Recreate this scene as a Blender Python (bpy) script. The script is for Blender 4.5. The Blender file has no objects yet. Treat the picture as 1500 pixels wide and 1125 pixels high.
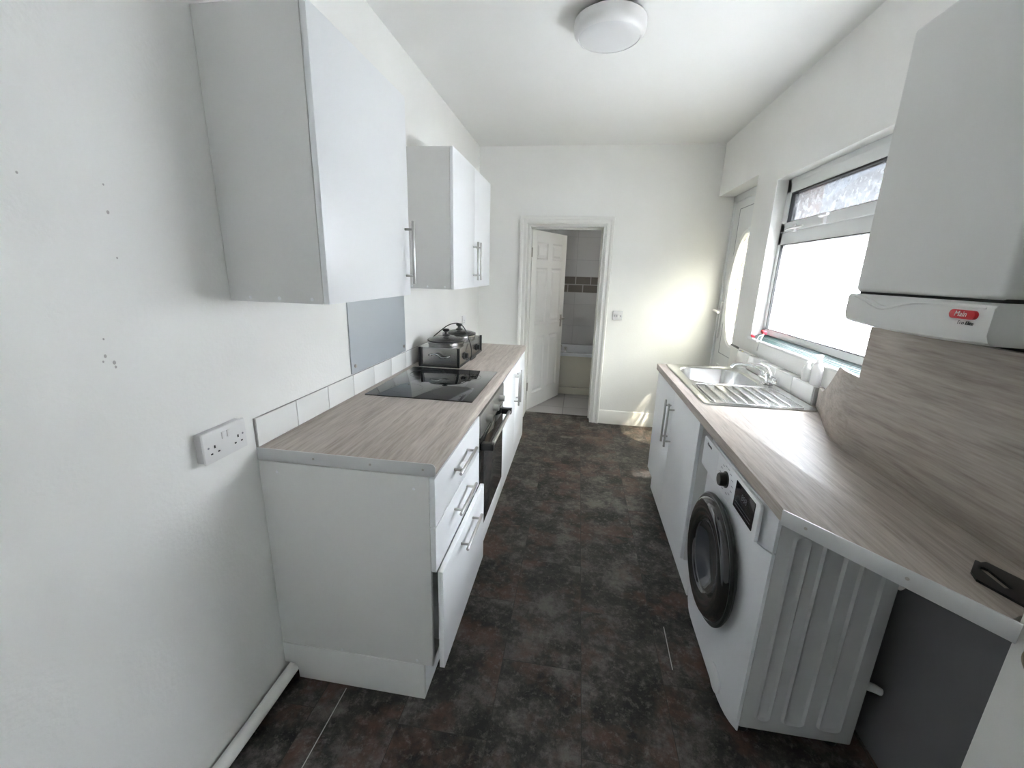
import bpy, bmesh, math, random
from mathutils import Vector, Matrix
random.seed(7)
S = bpy.context.scene
COL = S.collection

# ------------------------------------------------------------------ constants (metres)
XL, XR, YF, ZC = -0.987, 1.158, 4.217, 2.587
YB = -2.0                     # wall behind the camera
WT = 0.91                     # worktop height

# ------------------------------------------------------------------ materials
def new_mat(name):
    m = bpy.data.materials.new(name); m.use_nodes = True
    nt = m.node_tree
    return m, nt, nt.nodes['Principled BSDF']

def mat(name, col, rough=0.5, metal=0.0, var=0.0, vscale=3.0, bump=0.0, bscale=60.0, coat=0.0, stretch=None):
    m, nt, b = new_mat(name)
    b.inputs['Base Color'].default_value = (*col, 1)
    b.inputs['Roughness'].default_value = rough
    b.inputs['Metallic'].default_value = metal
    if coat: b.inputs['Coat Weight'].default_value = coat
    tc = nt.nodes.new('ShaderNodeTexCoord')
    src = tc.outputs['Object']
    if stretch:
        mp = nt.nodes.new('ShaderNodeMapping'); mp.inputs['Scale'].default_value = stretch
        nt.links.new(src, mp.inputs['Vector']); src = mp.outputs['Vector']
    if var:
        n = nt.nodes.new('ShaderNodeTexNoise'); n.inputs['Scale'].default_value = vscale; n.inputs['Detail'].default_value = 5
        nt.links.new(src, n.inputs['Vector'])
        r = nt.nodes.new('ShaderNodeValToRGB')
        r.color_ramp.elements[0].position = 0.3; r.color_ramp.elements[1].position = 0.7
        r.color_ramp.elements[0].color = (*[c*(1-var) for c in col], 1)
        r.color_ramp.elements[1].color = (*[min(1, c*(1+var*0.6)) for c in col], 1)
        nt.links.new(n.outputs['Fac'], r.inputs['Fac']); nt.links.new(r.outputs['Color'], b.inputs['Base Color'])
    if bump:
        n2 = nt.nodes.new('ShaderNodeTexNoise'); n2.inputs['Scale'].default_value = bscale; n2.inputs['Detail'].default_value = 4
        nt.links.new(src, n2.inputs['Vector'])
        bp = nt.nodes.new('ShaderNodeBump'); bp.inputs['Strength'].default_value = bump; bp.inputs['Distance'].default_value = 0.01
        nt.links.new(n2.outputs['Fac'], bp.inputs['Height']); nt.links.new(bp.outputs['Normal'], b.inputs['Normal'])
    return m

def wood_mat(name, dark, mid, light, rough=0.42):
    m, nt, b = new_mat(name)
    tc = nt.nodes.new('ShaderNodeTexCoord')
    def noise(scale, detail, mp_scale, dist=0.0):
        mp = nt.nodes.new('ShaderNodeMapping'); mp.inputs['Scale'].default_value = mp_scale
        nt.links.new(tc.outputs['Object'], mp.inputs['Vector'])
        n = nt.nodes.new('ShaderNodeTexNoise'); n.inputs['Scale'].default_value = scale
        n.inputs['Detail'].default_value = detail; n.inputs['Distortion'].default_value = dist
        nt.links.new(mp.outputs['Vector'], n.inputs['Vector']); return n
    a = noise(1.0, 7, (34, 2.6, 34), 0.9)
    f = noise(1.0, 4, (170, 11, 170))
    r = nt.nodes.new('ShaderNodeValToRGB')
    e = r.color_ramp.elements
    e[0].position = 0.30; e[0].color = (*dark, 1); e[1].position = 0.72; e[1].color = (*light, 1)
    x = e.new(0.5); x.color = (*mid, 1)
    mx = nt.nodes.new('ShaderNodeMath'); mx.operation = 'MULTIPLY_ADD'
    mx.inputs[1].default_value = 0.45
    sc = nt.nodes.new('ShaderNodeMath'); sc.operation = 'MULTIPLY'; sc.inputs[1].default_value = 0.55
    nt.links.new(a.outputs['Fac'], sc.inputs[0])
    nt.links.new(f.outputs['Fac'], mx.inputs[0]); nt.links.new(sc.outputs[0], mx.inputs[2])
    nt.links.new(mx.outputs[0], r.inputs['Fac']); nt.links.new(r.outputs['Color'], b.inputs['Base Color'])
    b.inputs['Roughness'].default_value = rough
    bp = nt.nodes.new('ShaderNodeBump'); bp.inputs['Strength'].default_value = 0.12; bp.inputs['Distance'].default_value = 0.003
    nt.links.new(f.outputs['Fac'], bp.inputs['Height']); nt.links.new(bp.outputs['Normal'], b.inputs['Normal'])
    return m

def floor_mat():
    m, nt, b = new_mat('dark_stone_vinyl')
    tc = nt.nodes.new('ShaderNodeTexCoord')
    mp = nt.nodes.new('ShaderNodeMapping'); mp.inputs['Rotation'].default_value = (0, 0, math.radians(90)); mp.inputs['Location'].default_value = (0.1, -0.105, 0)
    nt.links.new(tc.outputs['Object'], mp.inputs['Vector'])
    br = nt.nodes.new('ShaderNodeTexBrick')
    br.inputs['Scale'].default_value = 1.0; br.inputs['Brick Width'].default_value = 0.61; br.inputs['Row Height'].default_value = 0.305
    br.inputs['Mortar Size'].default_value = 0.0011; br.inputs['Mortar Smooth'].default_value = 0.3
    br.inputs['Color1'].default_value = (0.0, 0.0, 0.0, 1); br.inputs['Color2'].default_value = (1, 1, 1, 1); br.inputs['Mortar'].default_value = (0.2, 0.2, 0.2, 1)
    nt.links.new(mp.outputs['Vector'], br.inputs['Vector'])
    # offset the clouds per tile
    ad = nt.nodes.new('ShaderNodeVectorMath'); ad.operation = 'MULTIPLY_ADD'
    ad.inputs[1].default_value = (3.1, 5.7, 2.3)
    nt.links.new(br.outputs['Color'], ad.inputs[0]); nt.links.new(tc.outputs['Object'], ad.inputs[2])
    def noise(s, d, ro=0.6):
        n = nt.nodes.new('ShaderNodeTexNoise'); n.inputs['Scale'].default_value = s; n.inputs['Detail'].default_value = d; n.inputs['Roughness'].default_value = ro
        nt.links.new(ad.outputs[0], n.inputs['Vector']); return n
    n1 = noise(5.5, 14, 0.76); n2 = noise(5.0, 8, 0.65); n3 = noise(38, 8, 0.75)
    r1 = nt.nodes.new('ShaderNodeValToRGB'); e = r1.color_ramp.elements
    e[0].position = 0.41; e[0].color = (0.0125, 0.0112, 0.0104, 1); e[1].position = 0.62; e[1].color = (0.145, 0.131, 0.118, 1)
    x = e.new(0.50); x.color = (0.043, 0.038, 0.0345, 1)
    nt.links.new(n1.outputs['Fac'], r1.inputs['Fac'])
    r2 = nt.nodes.new('ShaderNodeValToRGB'); e = r2.color_ramp.elements
    e[0].position = 0.50; e[0].color = (0, 0, 0, 1); e[1].position = 0.64; e[1].color = (0.75, 0.75, 0.75, 1)
    nt.links.new(n2.outputs['Fac'], r2.inputs['Fac'])
    mx = nt.nodes.new('ShaderNodeMixRGB'); mx.inputs['Color2'].default_value = (0.115, 0.062, 0.048, 1)
    nt.links.new(r2.outputs['Color'], mx.inputs['Fac']); nt.links.new(r1.outputs['Color'], mx.inputs['Color1'])
    r3 = nt.nodes.new('ShaderNodeValToRGB'); e = r3.color_ramp.elements
    e[0].position = 0.52; e[0].color = (0, 0, 0, 1); e[1].position = 0.70; e[1].color = (0.6, 0.6, 0.6, 1)
    nt.links.new(n3.outputs['Fac'], r3.inputs['Fac'])
    mx2 = nt.nodes.new('ShaderNodeMixRGB'); mx2.inputs['Color2'].default_value = (0.24, 0.22, 0.20, 1)
    nt.links.new(r3.outputs['Color'], mx2.inputs['Fac']); nt.links.new(mx.outputs['Color'], mx2.inputs['Color1'])
    mx3 = nt.nodes.new('ShaderNodeMixRGB'); mx3.inputs['Color2'].default_value = (0.03, 0.027, 0.025, 1)
    nt.links.new(br.outputs['Fac'], mx3.inputs['Fac']); nt.links.new(mx2.outputs['Color'], mx3.inputs['Color1'])
    nt.links.new(mx3.outputs['Color'], b.inputs['Base Color'])
    b.inputs['Roughness'].default_value = 0.48; b.inputs['Specular IOR Level'].default_value = 0.3
    bp = nt.nodes.new('ShaderNodeBump'); bp.inputs['Strength'].default_value = 0.15; bp.inputs['Distance'].default_value = 0.004
    nt.links.new(n3.outputs['Fac'], bp.inputs['Height']); nt.links.new(bp.outputs['Normal'], b.inputs['Normal'])
    return m

def brick_mat(name, c1, c2, mortar, bw, rh, ms, rough=0.6, axes='xz', offset=0.5, loc=(0, 0, 0)):
    m, nt, b = new_mat(name)
    tc = nt.nodes.new('ShaderNodeTexCoord')
    sp = nt.nodes.new('ShaderNodeSeparateXYZ'); cb = nt.nodes.new('ShaderNodeCombineXYZ')
    nt.links.new(tc.outputs['Object'], sp.inputs[0])
    nt.links.new(sp.outputs['XYZ'.index(axes[0].upper())], cb.inputs[0]); nt.links.new(sp.outputs['XYZ'.index(axes[1].upper())], cb.inputs[1])
    mp = nt.nodes.new('ShaderNodeMapping'); mp.inputs['Location'].default_value = loc
    nt.links.new(cb.outputs[0], mp.inputs['Vector'])
    br = nt.nodes.new('ShaderNodeTexBrick'); br.offset = offset
    for k, v in (('Scale', 1.0), ('Brick Width', bw), ('Row Height', rh), ('Mortar Size', ms), ('Color1', (*c1, 1)), ('Color2', (*c2, 1)), ('Mortar', (*mortar, 1))):
        br.inputs[k].default_value = v
    nt.links.new(mp.outputs['Vector'], br.inputs['Vector'])
    nt.links.new(br.outputs['Color'], b.inputs['Base Color'])
    b.inputs['Roughness'].default_value = rough
    bp = nt.nodes.new('ShaderNodeBump'); bp.inputs['Strength'].default_value = 0.4; bp.inputs['Distance'].default_value = 0.003; bp.invert = True
    nt.links.new(br.outputs['Fac'], bp.inputs['Height']); nt.links.new(bp.outputs['Normal'], b.inputs['Normal'])
    return m

def pane_mat(name, tint, trans, diff, scale, lo=0.0, hi=1.0):
    """obscured glass: clear and light-scattering cells, glossy skin"""
    m, nt, b = new_mat(name); nt.nodes.remove(b)
    out = nt.nodes['Material Output']
    tc = nt.nodes.new('ShaderNodeTexCoord')
    v = nt.nodes.new('ShaderNodeTexNoise'); v.inputs['Scale'].default_value = scale; v.inputs['Detail'].default_value = 3
    nt.links.new(tc.outputs['Object'], v.inputs['Vector'])
    mr = nt.nodes.new('ShaderNodeMapRange'); mr.inputs['From Min'].default_value = 0.35; mr.inputs['From Max'].default_value = 0.65
    mr.inputs['To Min'].default_value = lo; mr.inputs['To Max'].default_value = hi
    nt.links.new(v.outputs['Fac'], mr.inputs['Value'])
    t = nt.nodes.new('ShaderNodeBsdfTransparent'); t.inputs[0].default_value = (*[c*trans for c in tint], 1)
    d = nt.nodes.new('ShaderNodeBsdfTranslucent'); d.inputs[0].default_value = (*[c*diff for c in tint], 1)
    g = nt.nodes.new('ShaderNodeBsdfGlossy'); g.inputs['Roughness'].default_value = 0.12
    bp = nt.nodes.new('ShaderNodeBump'); bp.inputs['Strength'].default_value = 0.5; bp.inputs['Distance'].default_value = 0.003
    nt.links.new(v.outputs['Fac'], bp.inputs['Height'])
    nt.links.new(bp.outputs['Normal'], g.inputs['Normal']); nt.links.new(bp.outputs['Normal'], d.inputs['Normal'])
    m1 = nt.nodes.new('ShaderNodeMixShader'); nt.links.new(mr.outputs[0], m1.inputs[0])
    nt.links.new(t.outputs[0], m1.inputs[1]); nt.links.new(d.outputs[0], m1.inputs[2])
    m2 = nt.nodes.new('ShaderNodeMixShader'); m2.inputs[0].default_value = 0.05
    nt.links.new(m1.outputs[0], m2.inputs[1]); nt.links.new(g.outputs[0], m2.inputs[2])
    nt.links.new(m2.outputs[0], out.inputs['Surface'])
    return m

M = dict(
    wall=mat('white_wall_paint', (0.87, 0.865, 0.835), 0.6, var=0.03, vscale=2.0, bump=0.10, bscale=90),
    ceil=mat('white_ceiling_paint', (0.86, 0.855, 0.83), 0.7, var=0.02, vscale=1.5, bump=0.05, bscale=50),
    gloss=mat('white_gloss_paint', (0.83, 0.82, 0.78), 0.3, var=0.02, bump=0.02, bscale=30),
    cab=mat('white_cabinet_melamine', (0.85, 0.86, 0.87), 0.32, var=0.01, bump=0.015, bscale=200),
    side=mat('white_carcass_melamine', (0.76, 0.755, 0.735), 0.42, var=0.015, bump=0.02, bscale=220),
    edge=mat('grey_metal_trim', (0.66, 0.66, 0.66), 0.38, 0.35),
    dark=mat('shade_black', (0.02, 0.02, 0.02), 0.8),  # near-black that paints the shade in and under the boiler
    steel=mat('brushed_steel', (0.46, 0.455, 0.44), 0.36, 1.0, var=0.05, vscale=8, bump=0.02, bscale=120, stretch=(1, 12, 1)),
    sink=mat('sink_steel', (0.70, 0.70, 0.69), 0.22, 1.0, var=0.04, vscale=12, bump=0.015, bscale=40),
    chrome=mat('polished_chrome', (0.80, 0.80, 0.80), 0.10, 1.0),
    nickel=mat('satin_nickel', (0.50, 0.47, 0.43), 0.30, 1.0),
    brass=mat('aged_brass', (0.42, 0.34, 0.20), 0.32, 1.0),
    black=mat('black_plastic', (0.012, 0.012, 0.013), 0.32),
    blackglass=mat('black_glass', (0.006, 0.006, 0.007), 0.04, coat=0.5),
    ovenglass=mat('oven_glass', (0.03, 0.03, 0.032), 0.06, coat=0.5),
    plastic=mat('white_plastic', (0.78, 0.77, 0.76), 0.28),
    plasticg=mat('pale_grey_plastic', (0.64, 0.63, 0.63), 0.35),
    upvc=mat('white_upvc', (0.78, 0.79, 0.78), 0.28),
    tile=mat('white_glazed_tile', (0.82, 0.82, 0.80), 0.12, var=0.015),
    grout=mat('grey_grout', (0.42, 0.41, 0.40), 0.8),
    greyglass=mat('grey_backed_glass', (0.47, 0.505, 0.53), 0.30),
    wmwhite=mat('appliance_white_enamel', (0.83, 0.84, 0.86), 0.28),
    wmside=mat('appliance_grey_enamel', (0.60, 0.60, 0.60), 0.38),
    boiler=mat('boiler_white_enamel', (0.70, 0.70, 0.675), 0.34),
    red=mat('badge_red', (0.55, 0.02, 0.03), 0.3),
    redp=mat('red_plastic', (0.70, 0.03, 0.05), 0.35),
    yellow=mat('yellow_plastic', (0.75, 0.65, 0.10), 0.4),
    greyboard=mat('grey_board', (0.22, 0.22, 0.225), 0.6, var=0.05, bump=0.03),  # one dark grey tone with slight mottling
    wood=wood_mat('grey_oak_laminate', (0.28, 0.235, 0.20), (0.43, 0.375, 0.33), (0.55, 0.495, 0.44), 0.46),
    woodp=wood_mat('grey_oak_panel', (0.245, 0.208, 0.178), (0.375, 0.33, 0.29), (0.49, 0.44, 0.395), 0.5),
    floor=floor_mat(),
    bathtile=brick_mat('bathroom_white_tiles', (0.66, 0.66, 0.665), (0.68, 0.68, 0.685), (0.55, 0.55, 0.56), 0.30, 0.29, 0.003, 0.2, 'xz', 0.0, (0.05, 0.08, 0)),
    borderm=brick_mat('brown_border_tiles', (0.20, 0.18, 0.16), (0.26, 0.235, 0.21), (0.55, 0.54, 0.52), 0.2, 0.107, 0.007, 0.3, 'xz', 0.5, (0.05, -1.234, 0)),
    bathfloor=brick_mat('pale_floor_tiles', (0.48, 0.46, 0.45), (0.40, 0.38, 0.37), (0.25, 0.24, 0.23), 0.42, 0.42, 0.005, 0.35, 'xy', 0.0, (0.09, -0.02, 0)),
    bath=mat('white_bath_acrylic', (0.80, 0.82, 0.86), 0.15),
    bathpanel=mat('cream_bath_panel', (0.68, 0.65, 0.56), 0.35),
    mosaic=brick_mat('teal_glass_mosaic', (0.003, 0.030, 0.028), (0.022, 0.085, 0.079), (0.12, 0.14, 0.135), 0.021, 0.030, 0.0035, 0.4, 'yx', 0.0),
    frost=pane_mat('pebbled_glass', (0.96, 0.98, 1.0), 0.34, 0.26, 48, 0.25, 0.95),
    fclear=pane_mat('vent_glass', (0.96, 0.98, 1.0), 0.15, 0.075, 30, 0.10, 0.60),
    bathglass=pane_mat('bath_fill_glass', (1.0, 0.98, 0.95), 0.06, 0.15, 40, 0.85, 1.0),
    diffglass=pane_mat('opal_fill_glass', (0.96, 0.985, 1.0), 0.08, 0.235, 40, 0.9, 1.0),
    oval=pane_mat('leaded_glass', (1.0, 0.98, 0.88), 0.44, 0.045, 40, 0.25, 0.95),
    lidglass=None, bottle=None,
    skin=brick_mat('brown_brick', (0.15, 0.092, 0.072), (0.19, 0.125, 0.10), (0.20, 0.18, 0.165), 0.225, 0.075, 0.008, 0.9, 'xz'),
    extbrick=brick_mat('red_brick', (0.075, 0.042, 0.031), (0.10, 0.062, 0.045), (0.10, 0.09, 0.08), 0.225, 0.075, 0.008, 0.8, 'xz'),
    extbrick2=brick_mat('pale_brick', (0.065, 0.058, 0.054), (0.078, 0.07, 0.066), (0.08, 0.077, 0.074), 0.225, 0.075, 0.008, 0.8, 'yz'),
    slate=mat('grey_slate_roof', (0.04, 0.042, 0.05), 0.6, var=0.2, vscale=6),
    render=mat('grey_render', (0.058, 0.062, 0.068), 0.8, var=0.04, bump=0.1),
    paving=mat('concrete_paving', (0.20, 0.19, 0.172), 0.85, var=0.12, vscale=4, bump=0.1),
    leaf=mat('yellow_green_leaves', (0.14, 0.16, 0.03), 0.6, var=0.4, vscale=12),
    bark=mat('bark', (0.16, 0.11, 0.07), 0.9, var=0.2),
    cooker=mat('stainless_cooker', (0.40, 0.39, 0.38), 0.26, 1.0, var=0.05, vscale=10, stretch=(12, 12, 1)),
    crock=mat('dark_stoneware', (0.02, 0.02, 0.02), 0.2),
    display=mat('dark_display', (0.02, 0.02, 0.024), 0.12),
    print_=mat('grey_print', (0.30, 0.30, 0.32), 0.5),
    faint=mat('faint_print', (0.09, 0.09, 0.10), 0.5),
    ink=mat('dark_print', (0.05, 0.05, 0.055), 0.5),
    mark=mat('pale_scratch', (0.50, 0.48, 0.46), 0.6),
)
def glass_mat(name, col, rough, ior=1.3, alpha_mix=0.5):
    m, nt, b = new_mat(name)
    b.inputs['Base Color'].default_value = (*col, 1); b.inputs['Roughness'].default_value = rough
    b.inputs['Transmission Weight'].default_value = 1.0; b.inputs['IOR'].default_value = ior
    n = nt.nodes.new('ShaderNodeTexNoise'); n.inputs['Scale'].default_value = 25
    bp = nt.nodes.new('ShaderNodeBump'); bp.inputs['Strength'].default_value = 0.05
    nt.links.new(n.outputs['Fac'], bp.inputs['Height']); nt.links.new(bp.outputs['Normal'], b.inputs['Normal'])
    return m
M['lidglass'] = glass_mat('lid_glass', (0.75, 0.76, 0.77), 0.05)
M['bottle'] = glass_mat('clear_bottle_plastic', (0.93, 0.93, 0.92), 0.25, 1.2)
M['bottle'].node_tree.nodes['Principled BSDF'].inputs['Transmission Weight'].default_value = 0.5

M['mosaic'].node_tree.nodes['Principled BSDF'].inputs['Specular IOR Level'].default_value = 0.15
for k_ in ('wood', 'woodp'):
    M[k_].node_tree.nodes['Principled BSDF'].inputs['Specular IOR Level'].default_value = 0.32
for k_ in ('skin', 'extbrick', 'extbrick2', 'slate', 'render', 'paving', 'leaf'):
    M[k_].node_tree.nodes['Principled BSDF'].inputs['Specular IOR Level'].default_value = 0.05
# ------------------------------------------------------------------ mesh helpers
def bx(bm, x0, x1, y0, y1, z0, z1, bev=0.0, seg=2):
    t = bmesh.new()
    bmesh.ops.create_cube(t, size=1.0)
    for v in t.verts:
        v.co = Vector(((x0+x1)/2 + v.co.x*(x1-x0), (y0+y1)/2 + v.co.y*(y1-y0), (z0+z1)/2 + v.co.z*(z1-z0)))
    if bev > 0:
        bmesh.ops.bevel(t, geom=t.edges[:], offset=bev, segments=seg, affect='EDGES', profile=0.5)
    merge(bm, t)

def merge(bm, t, mx=None):
    if mx is not None: bmesh.ops.transform(t, matrix=mx, verts=t.verts)
    me = bpy.data.meshes.new('tmp'); t.to_mesh(me); t.free(); bm.from_mesh(me); bpy.data.meshes.remove(me)

def prism(bm, pts, f, d0, d1, bev=0.0, seg=2):
    """extrude the 2-D outline pts between depths d0 and d1; f(u,v,d) gives the place"""
    t = bmesh.new()
    a = [t.verts.new(f(u, v, d0)) for u, v in pts]
    b = [t.verts.new(f(u, v, d1)) for u, v in pts]
    n = len(pts)
    fa = t.faces.new(a); fb = t.faces.new(b[::-1])
    for i in range(n):
        t.faces.new((a[i], b[i], b[(i+1) % n], a[(i+1) % n]))
    if bev > 0:
        es = list(fa.edges) + list(fb.edges)
        bmesh.ops.bevel(t, geom=es, offset=bev, segments=seg, affect='EDGES', profile=0.5)
    bmesh.ops.recalc_face_normals(t, faces=t.faces[:])
    merge(bm, t)

def ring_prism(bm, outer, inner, f, d0, d1):
    """a frame between two outlines with the same number of points"""
    t = bmesh.new(); n = len(outer)
    V = [[t.verts.new(f(u, v, d)) for u, v in o] for o in (outer, inner) for d in (d0, d1)]
    oa, ob, ia, ib = V
    for i in range(n):
        j = (i+1) % n
        t.faces.new((oa[i], oa[j], ob[j], ob[i])); t.faces.new((ia[i], ib[i], ib[j], ia[j]))
        t.faces.new((oa[i], ia[i], ia[j], oa[j])); t.faces.new((ob[i], ob[j], ib[j], ib[i]))
    bmesh.ops.recalc_face_normals(t, faces=t.faces[:])
    merge(bm, t)

def rrect(u0, u1, v0, v1, r, n=5):
    pts = []
    for cx, cy, a0 in ((u1-r, v1-r, 0), (u0+r, v1-r, 90), (u0+r, v0+r, 180), (u1-r, v0+r, 270)):
        for k in range(n+1):
            a = math.radians(a0 + 90*k/n); pts.append((cx + r*math.cos(a), cy + r*math.sin(a)))
    return pts

def ellipse(cx, cy, rx, ry, n=48):
    return [(cx + rx*math.cos(2*math.pi*k/n), cy + ry*math.sin(2*math.pi*k/n)) for k in range(n)]

def tube(bm, pts, r, n=12, cap=True):
    pts = [Vector(p) for p in pts]; t = bmesh.new(); rings = []; up = None
    for i, p in enumerate(pts):
        d = (pts[min(i+1, len(pts)-1)] - pts[max(i-1, 0)]).normalized()
        if up is None:
            up = Vector((0, 0, 1)) if abs(d.z) < 0.9 else Vector((1, 0, 0))
        s = d.cross(up).normalized(); up = s.cross(d).normalized()
        rr = r[i] if isinstance(r, (list, tuple)) else r
        rings.append([t.verts.new(p + rr*(math.cos(2*math.pi*k/n)*s + math.sin(2*math.pi*k/n)*up)) for k in range(n)])
    for a, b in zip(rings, rings[1:]):
        for k in range(n): t.faces.new((a[k], a[(k+1) % n], b[(k+1) % n], b[k]))
    if cap: t.faces.new(rings[0][::-1]); t.faces.new(rings[-1])
    bmesh.ops.recalc_face_normals(t, faces=t.faces[:])
    merge(bm, t)

def smooth_path(ctrl, n=8):
    P = [Vector(c) for c in ctrl]; P = [2*P[0]-P[1]] + P + [2*P[-1]-P[-2]]; out = []
    for i in range(1, len(P)-2):
        for k in range(n):
            t = k/n; a, b, c, d = P[i-1:i+3]
            out.append(0.5*((2*b) + (c-a)*t + (2*a-5*b+4*c-d)*t*t + (3*b-a-3*c+d)*t**3))
    out.append(P[-2]); return out

def lathe(bm, prof, mx, n=40, sx=1.0, sy=1.0):
    """revolve (radius, height) pairs about local Z, then place with mx; sx, sy make it oval"""
    t = bmesh.new(); rings = []
    for r, h in prof:
        if r < 1e-6: rings.append([t.verts.new((0, 0, h))])
        else: rings.append([t.verts.new((r*sx*math.cos(2*math.pi*k/n), r*sy*math.sin(2*math.pi*k/n), h)) for k in range(n)])
    for a, b in zip(rings, rings[1:]):
        for k in range(n):
            j = (k+1) % n
            if len(a) == 1 and len(b) == 1: continue
            if len(a) == 1: t.faces.new((a[0], b[k], b[j]))
            elif len(b) == 1: t.faces.new((a[k], a[j], b[0]))
            else: t.faces.new((a[k], a[j], b[j], b[k]))
    bmesh.ops.recalc_face_normals(t, faces=t.faces[:])
    merge(bm, t, mx)

def frame_mx(loc, x, y, z):
    x, y, z = Vector(x), Vector(y), Vector(z)
    m = Matrix((x, y, z)).transposed().to_4x4(); m.translation = Vector(loc); return m
def face_left(loc):  return frame_mx(loc, (0, -1, 0), (0, 0, 1), (-1, 0, 0))   # local Z looks to -X
def face_right(loc): return frame_mx(loc, (0, 1, 0), (0, 0, 1), (1, 0, 0))     # local Z looks to +X
def face_near(loc):  return frame_mx(loc, (1, 0, 0), (0, 0, 1), (0, -1, 0))    # local Z looks to -Y
UP = lambda loc: Matrix.Translation(Vector(loc))

# ------------------------------------------------------------------ object helpers
def B(): return bmesh.new()
def smooth(me, ang=35):
    for p in me.polygons: p.use_smooth = True
    try: me.set_sharp_from_angle(angle=math.radians(ang))
    except Exception: pass
def world_loc(o):
    v = Vector(o.location)
    while o.parent: o = o.parent; v = v + o.location
    return v
def obj(name, bm, m, parent=None, label=None, kind=None, sm=True):
    me = bpy.data.meshes.new(name)
    bm.to_mesh(me); bm.free()
    if parent is not None: me.transform(Matrix.Translation(-world_loc(parent)))
    for x in (m if isinstance(m, (list, tuple)) else [m]): me.materials.append(x)
    if sm: smooth(me)
    o = bpy.data.objects.new(name, me); COL.objects.link(o)
    if parent is not None: o.parent = parent
    if label: o['label'] = label
    if kind: o['kind'] = kind
    return o
def thing(name, label, cat, loc=(0, 0, 0), group=None):
    o = bpy.data.objects.new(name, None); COL.objects.link(o); o.location = loc
    o.empty_display_size = 0.1
    o['label'] = label; o['category'] = cat
    if group: o['group'] = group
    return o
def tag(o, label, cat, group=None):
    o['label'] = label; o['category'] = cat
    if group: o['group'] = group
    return o
def struct(name, bm, m, label, cat, sm=True):
    o = obj(name, bm, m, sm=sm); o['kind'] = 'structure'; o['label'] = label; o['category'] = cat; return o
def struct_root(name, label, cat, loc):
    o = thing(name, label, cat, loc); o['kind'] = 'structure'; return o
def text_obj(name, body, size, mx, m, parent, extrude=0.0003, shear=0.0, align='CENTER'):
    cu = bpy.data.curves.new('txt', 'FONT'); cu.body = body; cu.size = size; cu.extrude = extrude
    cu.align_x = align; cu.align_y = 'CENTER'; cu.shear = shear
    tmp = bpy.data.objects.new('txt', cu)
    me = bpy.data.meshes.new_from_object(tmp); bpy.data.objects.remove(tmp); bpy.data.curves.remove(cu)
    me.transform(mx); me.transform(Matrix.Translation(-world_loc(parent)))
    me.materials.clear(); me.materials.append(m); me.name = name
    o = bpy.data.objects.new(name, me); COL.objects.link(o); o.parent = parent; return o

def bar_handle(parent, face_x, sgn, y, z, length, axis):
    """steel bar handle on two posts; the face looks along sgn*X"""
    b = B(); off = 0.033*sgn
    e = length/2; c = e*0.74
    ax = Vector((0, 1, 0)) if axis == 'y' else Vector((0, 0, 1))
    p = Vector((face_x + off, y, z))
    tube(b, [p - ax*e, p - ax*(e-0.001), p + ax*(e-0.001), p + ax*e], [0.0055, 0.006, 0.006, 0.0055], 14)
    for s in (-1, 1):
        q = p + ax*c*s
        tube(b, [(face_x - 0.001*sgn, q.y, q.z), (face_x + off, q.y, q.z)], 0.0048, 10)
    return obj('handle', b, M['steel'], parent, label='brushed steel bar handle')

# ================================================================== ROOM SHELL
b = B(); bx(b, -1.3, 1.45, YB-0.2, 4.40, -0.06, 0.0)
floor = struct('floor', b, M['floor'], 'dark mottled stone effect vinyl tile floor of the kitchen', 'floor', sm=False)
for (x0, y0, x1, y1, w) in ((-0.735, 0.55, -0.738, 1.10, 0.003), (0.457, 1.39, 0.462, 1.60, 0.0035)):
    b = B(); prism(b, [(x0-w/2, y0), (x0+w/2, y0), (x1+w/2, y1), (x1-w/2, y1)], lambda u, v, d: (u, v, d), 0.0, 0.0008)
    obj('seam', b, M['mark'], floor, label='pale open seam between vinyl tiles')

b = B(); bx(b, -1.3, 1.45, YB-0.2, 4.40, ZC, ZC+0.1)
struct('ceiling', b, M['ceil'], 'plain white painted ceiling', 'ceiling', sm=False)
b = B(); bx(b, XL-0.2, 1.43, YB-0.2, 4.40, ZC+0.11, 5.6)  # unseen storey added to keep sky light off the yard wall
struct('wall_upper', b, M['render'], 'unseen upper storey added above the kitchen to block part of the sky', 'wall', sm=False)
b = B(); bx(b, XL-0.2, XL, YB-0.2, 4.40, -0.06, ZC+0.05)
wl = struct('wall_left', b, M['wall'], 'long white painted wall behind the oven run of cabinets', 'wall', sm=False)

for (y, z, r) in ((0.667, 1.621, 0.002), (0.809, 1.628, 0.0018), (0.807, 1.574, 0.003), (0.807, 1.482, 0.0018), (0.746, 1.315, 0.002), (0.742, 1.279, 0.003), (0.757, 1.262, 0.0035), (0.758, 1.252, 0.0025), (0.736, 1.268, 0.002)):
    b = B(); lathe(b, [(0, 0.0006), (r*0.7, 0.0005), (r, 0)], face_right((XL, y, z)), 10, 1.0, 1.3); obj('wall_mark', b, M['mark'], wl)
DX0, DX1, DZ = -0.505, 0.205, 1.915           # bathroom doorway
b = B()
bx(b, XL-0.2, DX0, YF, 4.40, 0, ZC+0.05); bx(b, DX1, 1.36, YF, 4.40, 0, ZC+0.05); bx(b, DX0, DX1, YF, 4.40, DZ, ZC+0.05)
struct('wall_far', b, M['wall'], 'white end wall with the bathroom doorway', 'wall', sm=False)

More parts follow.
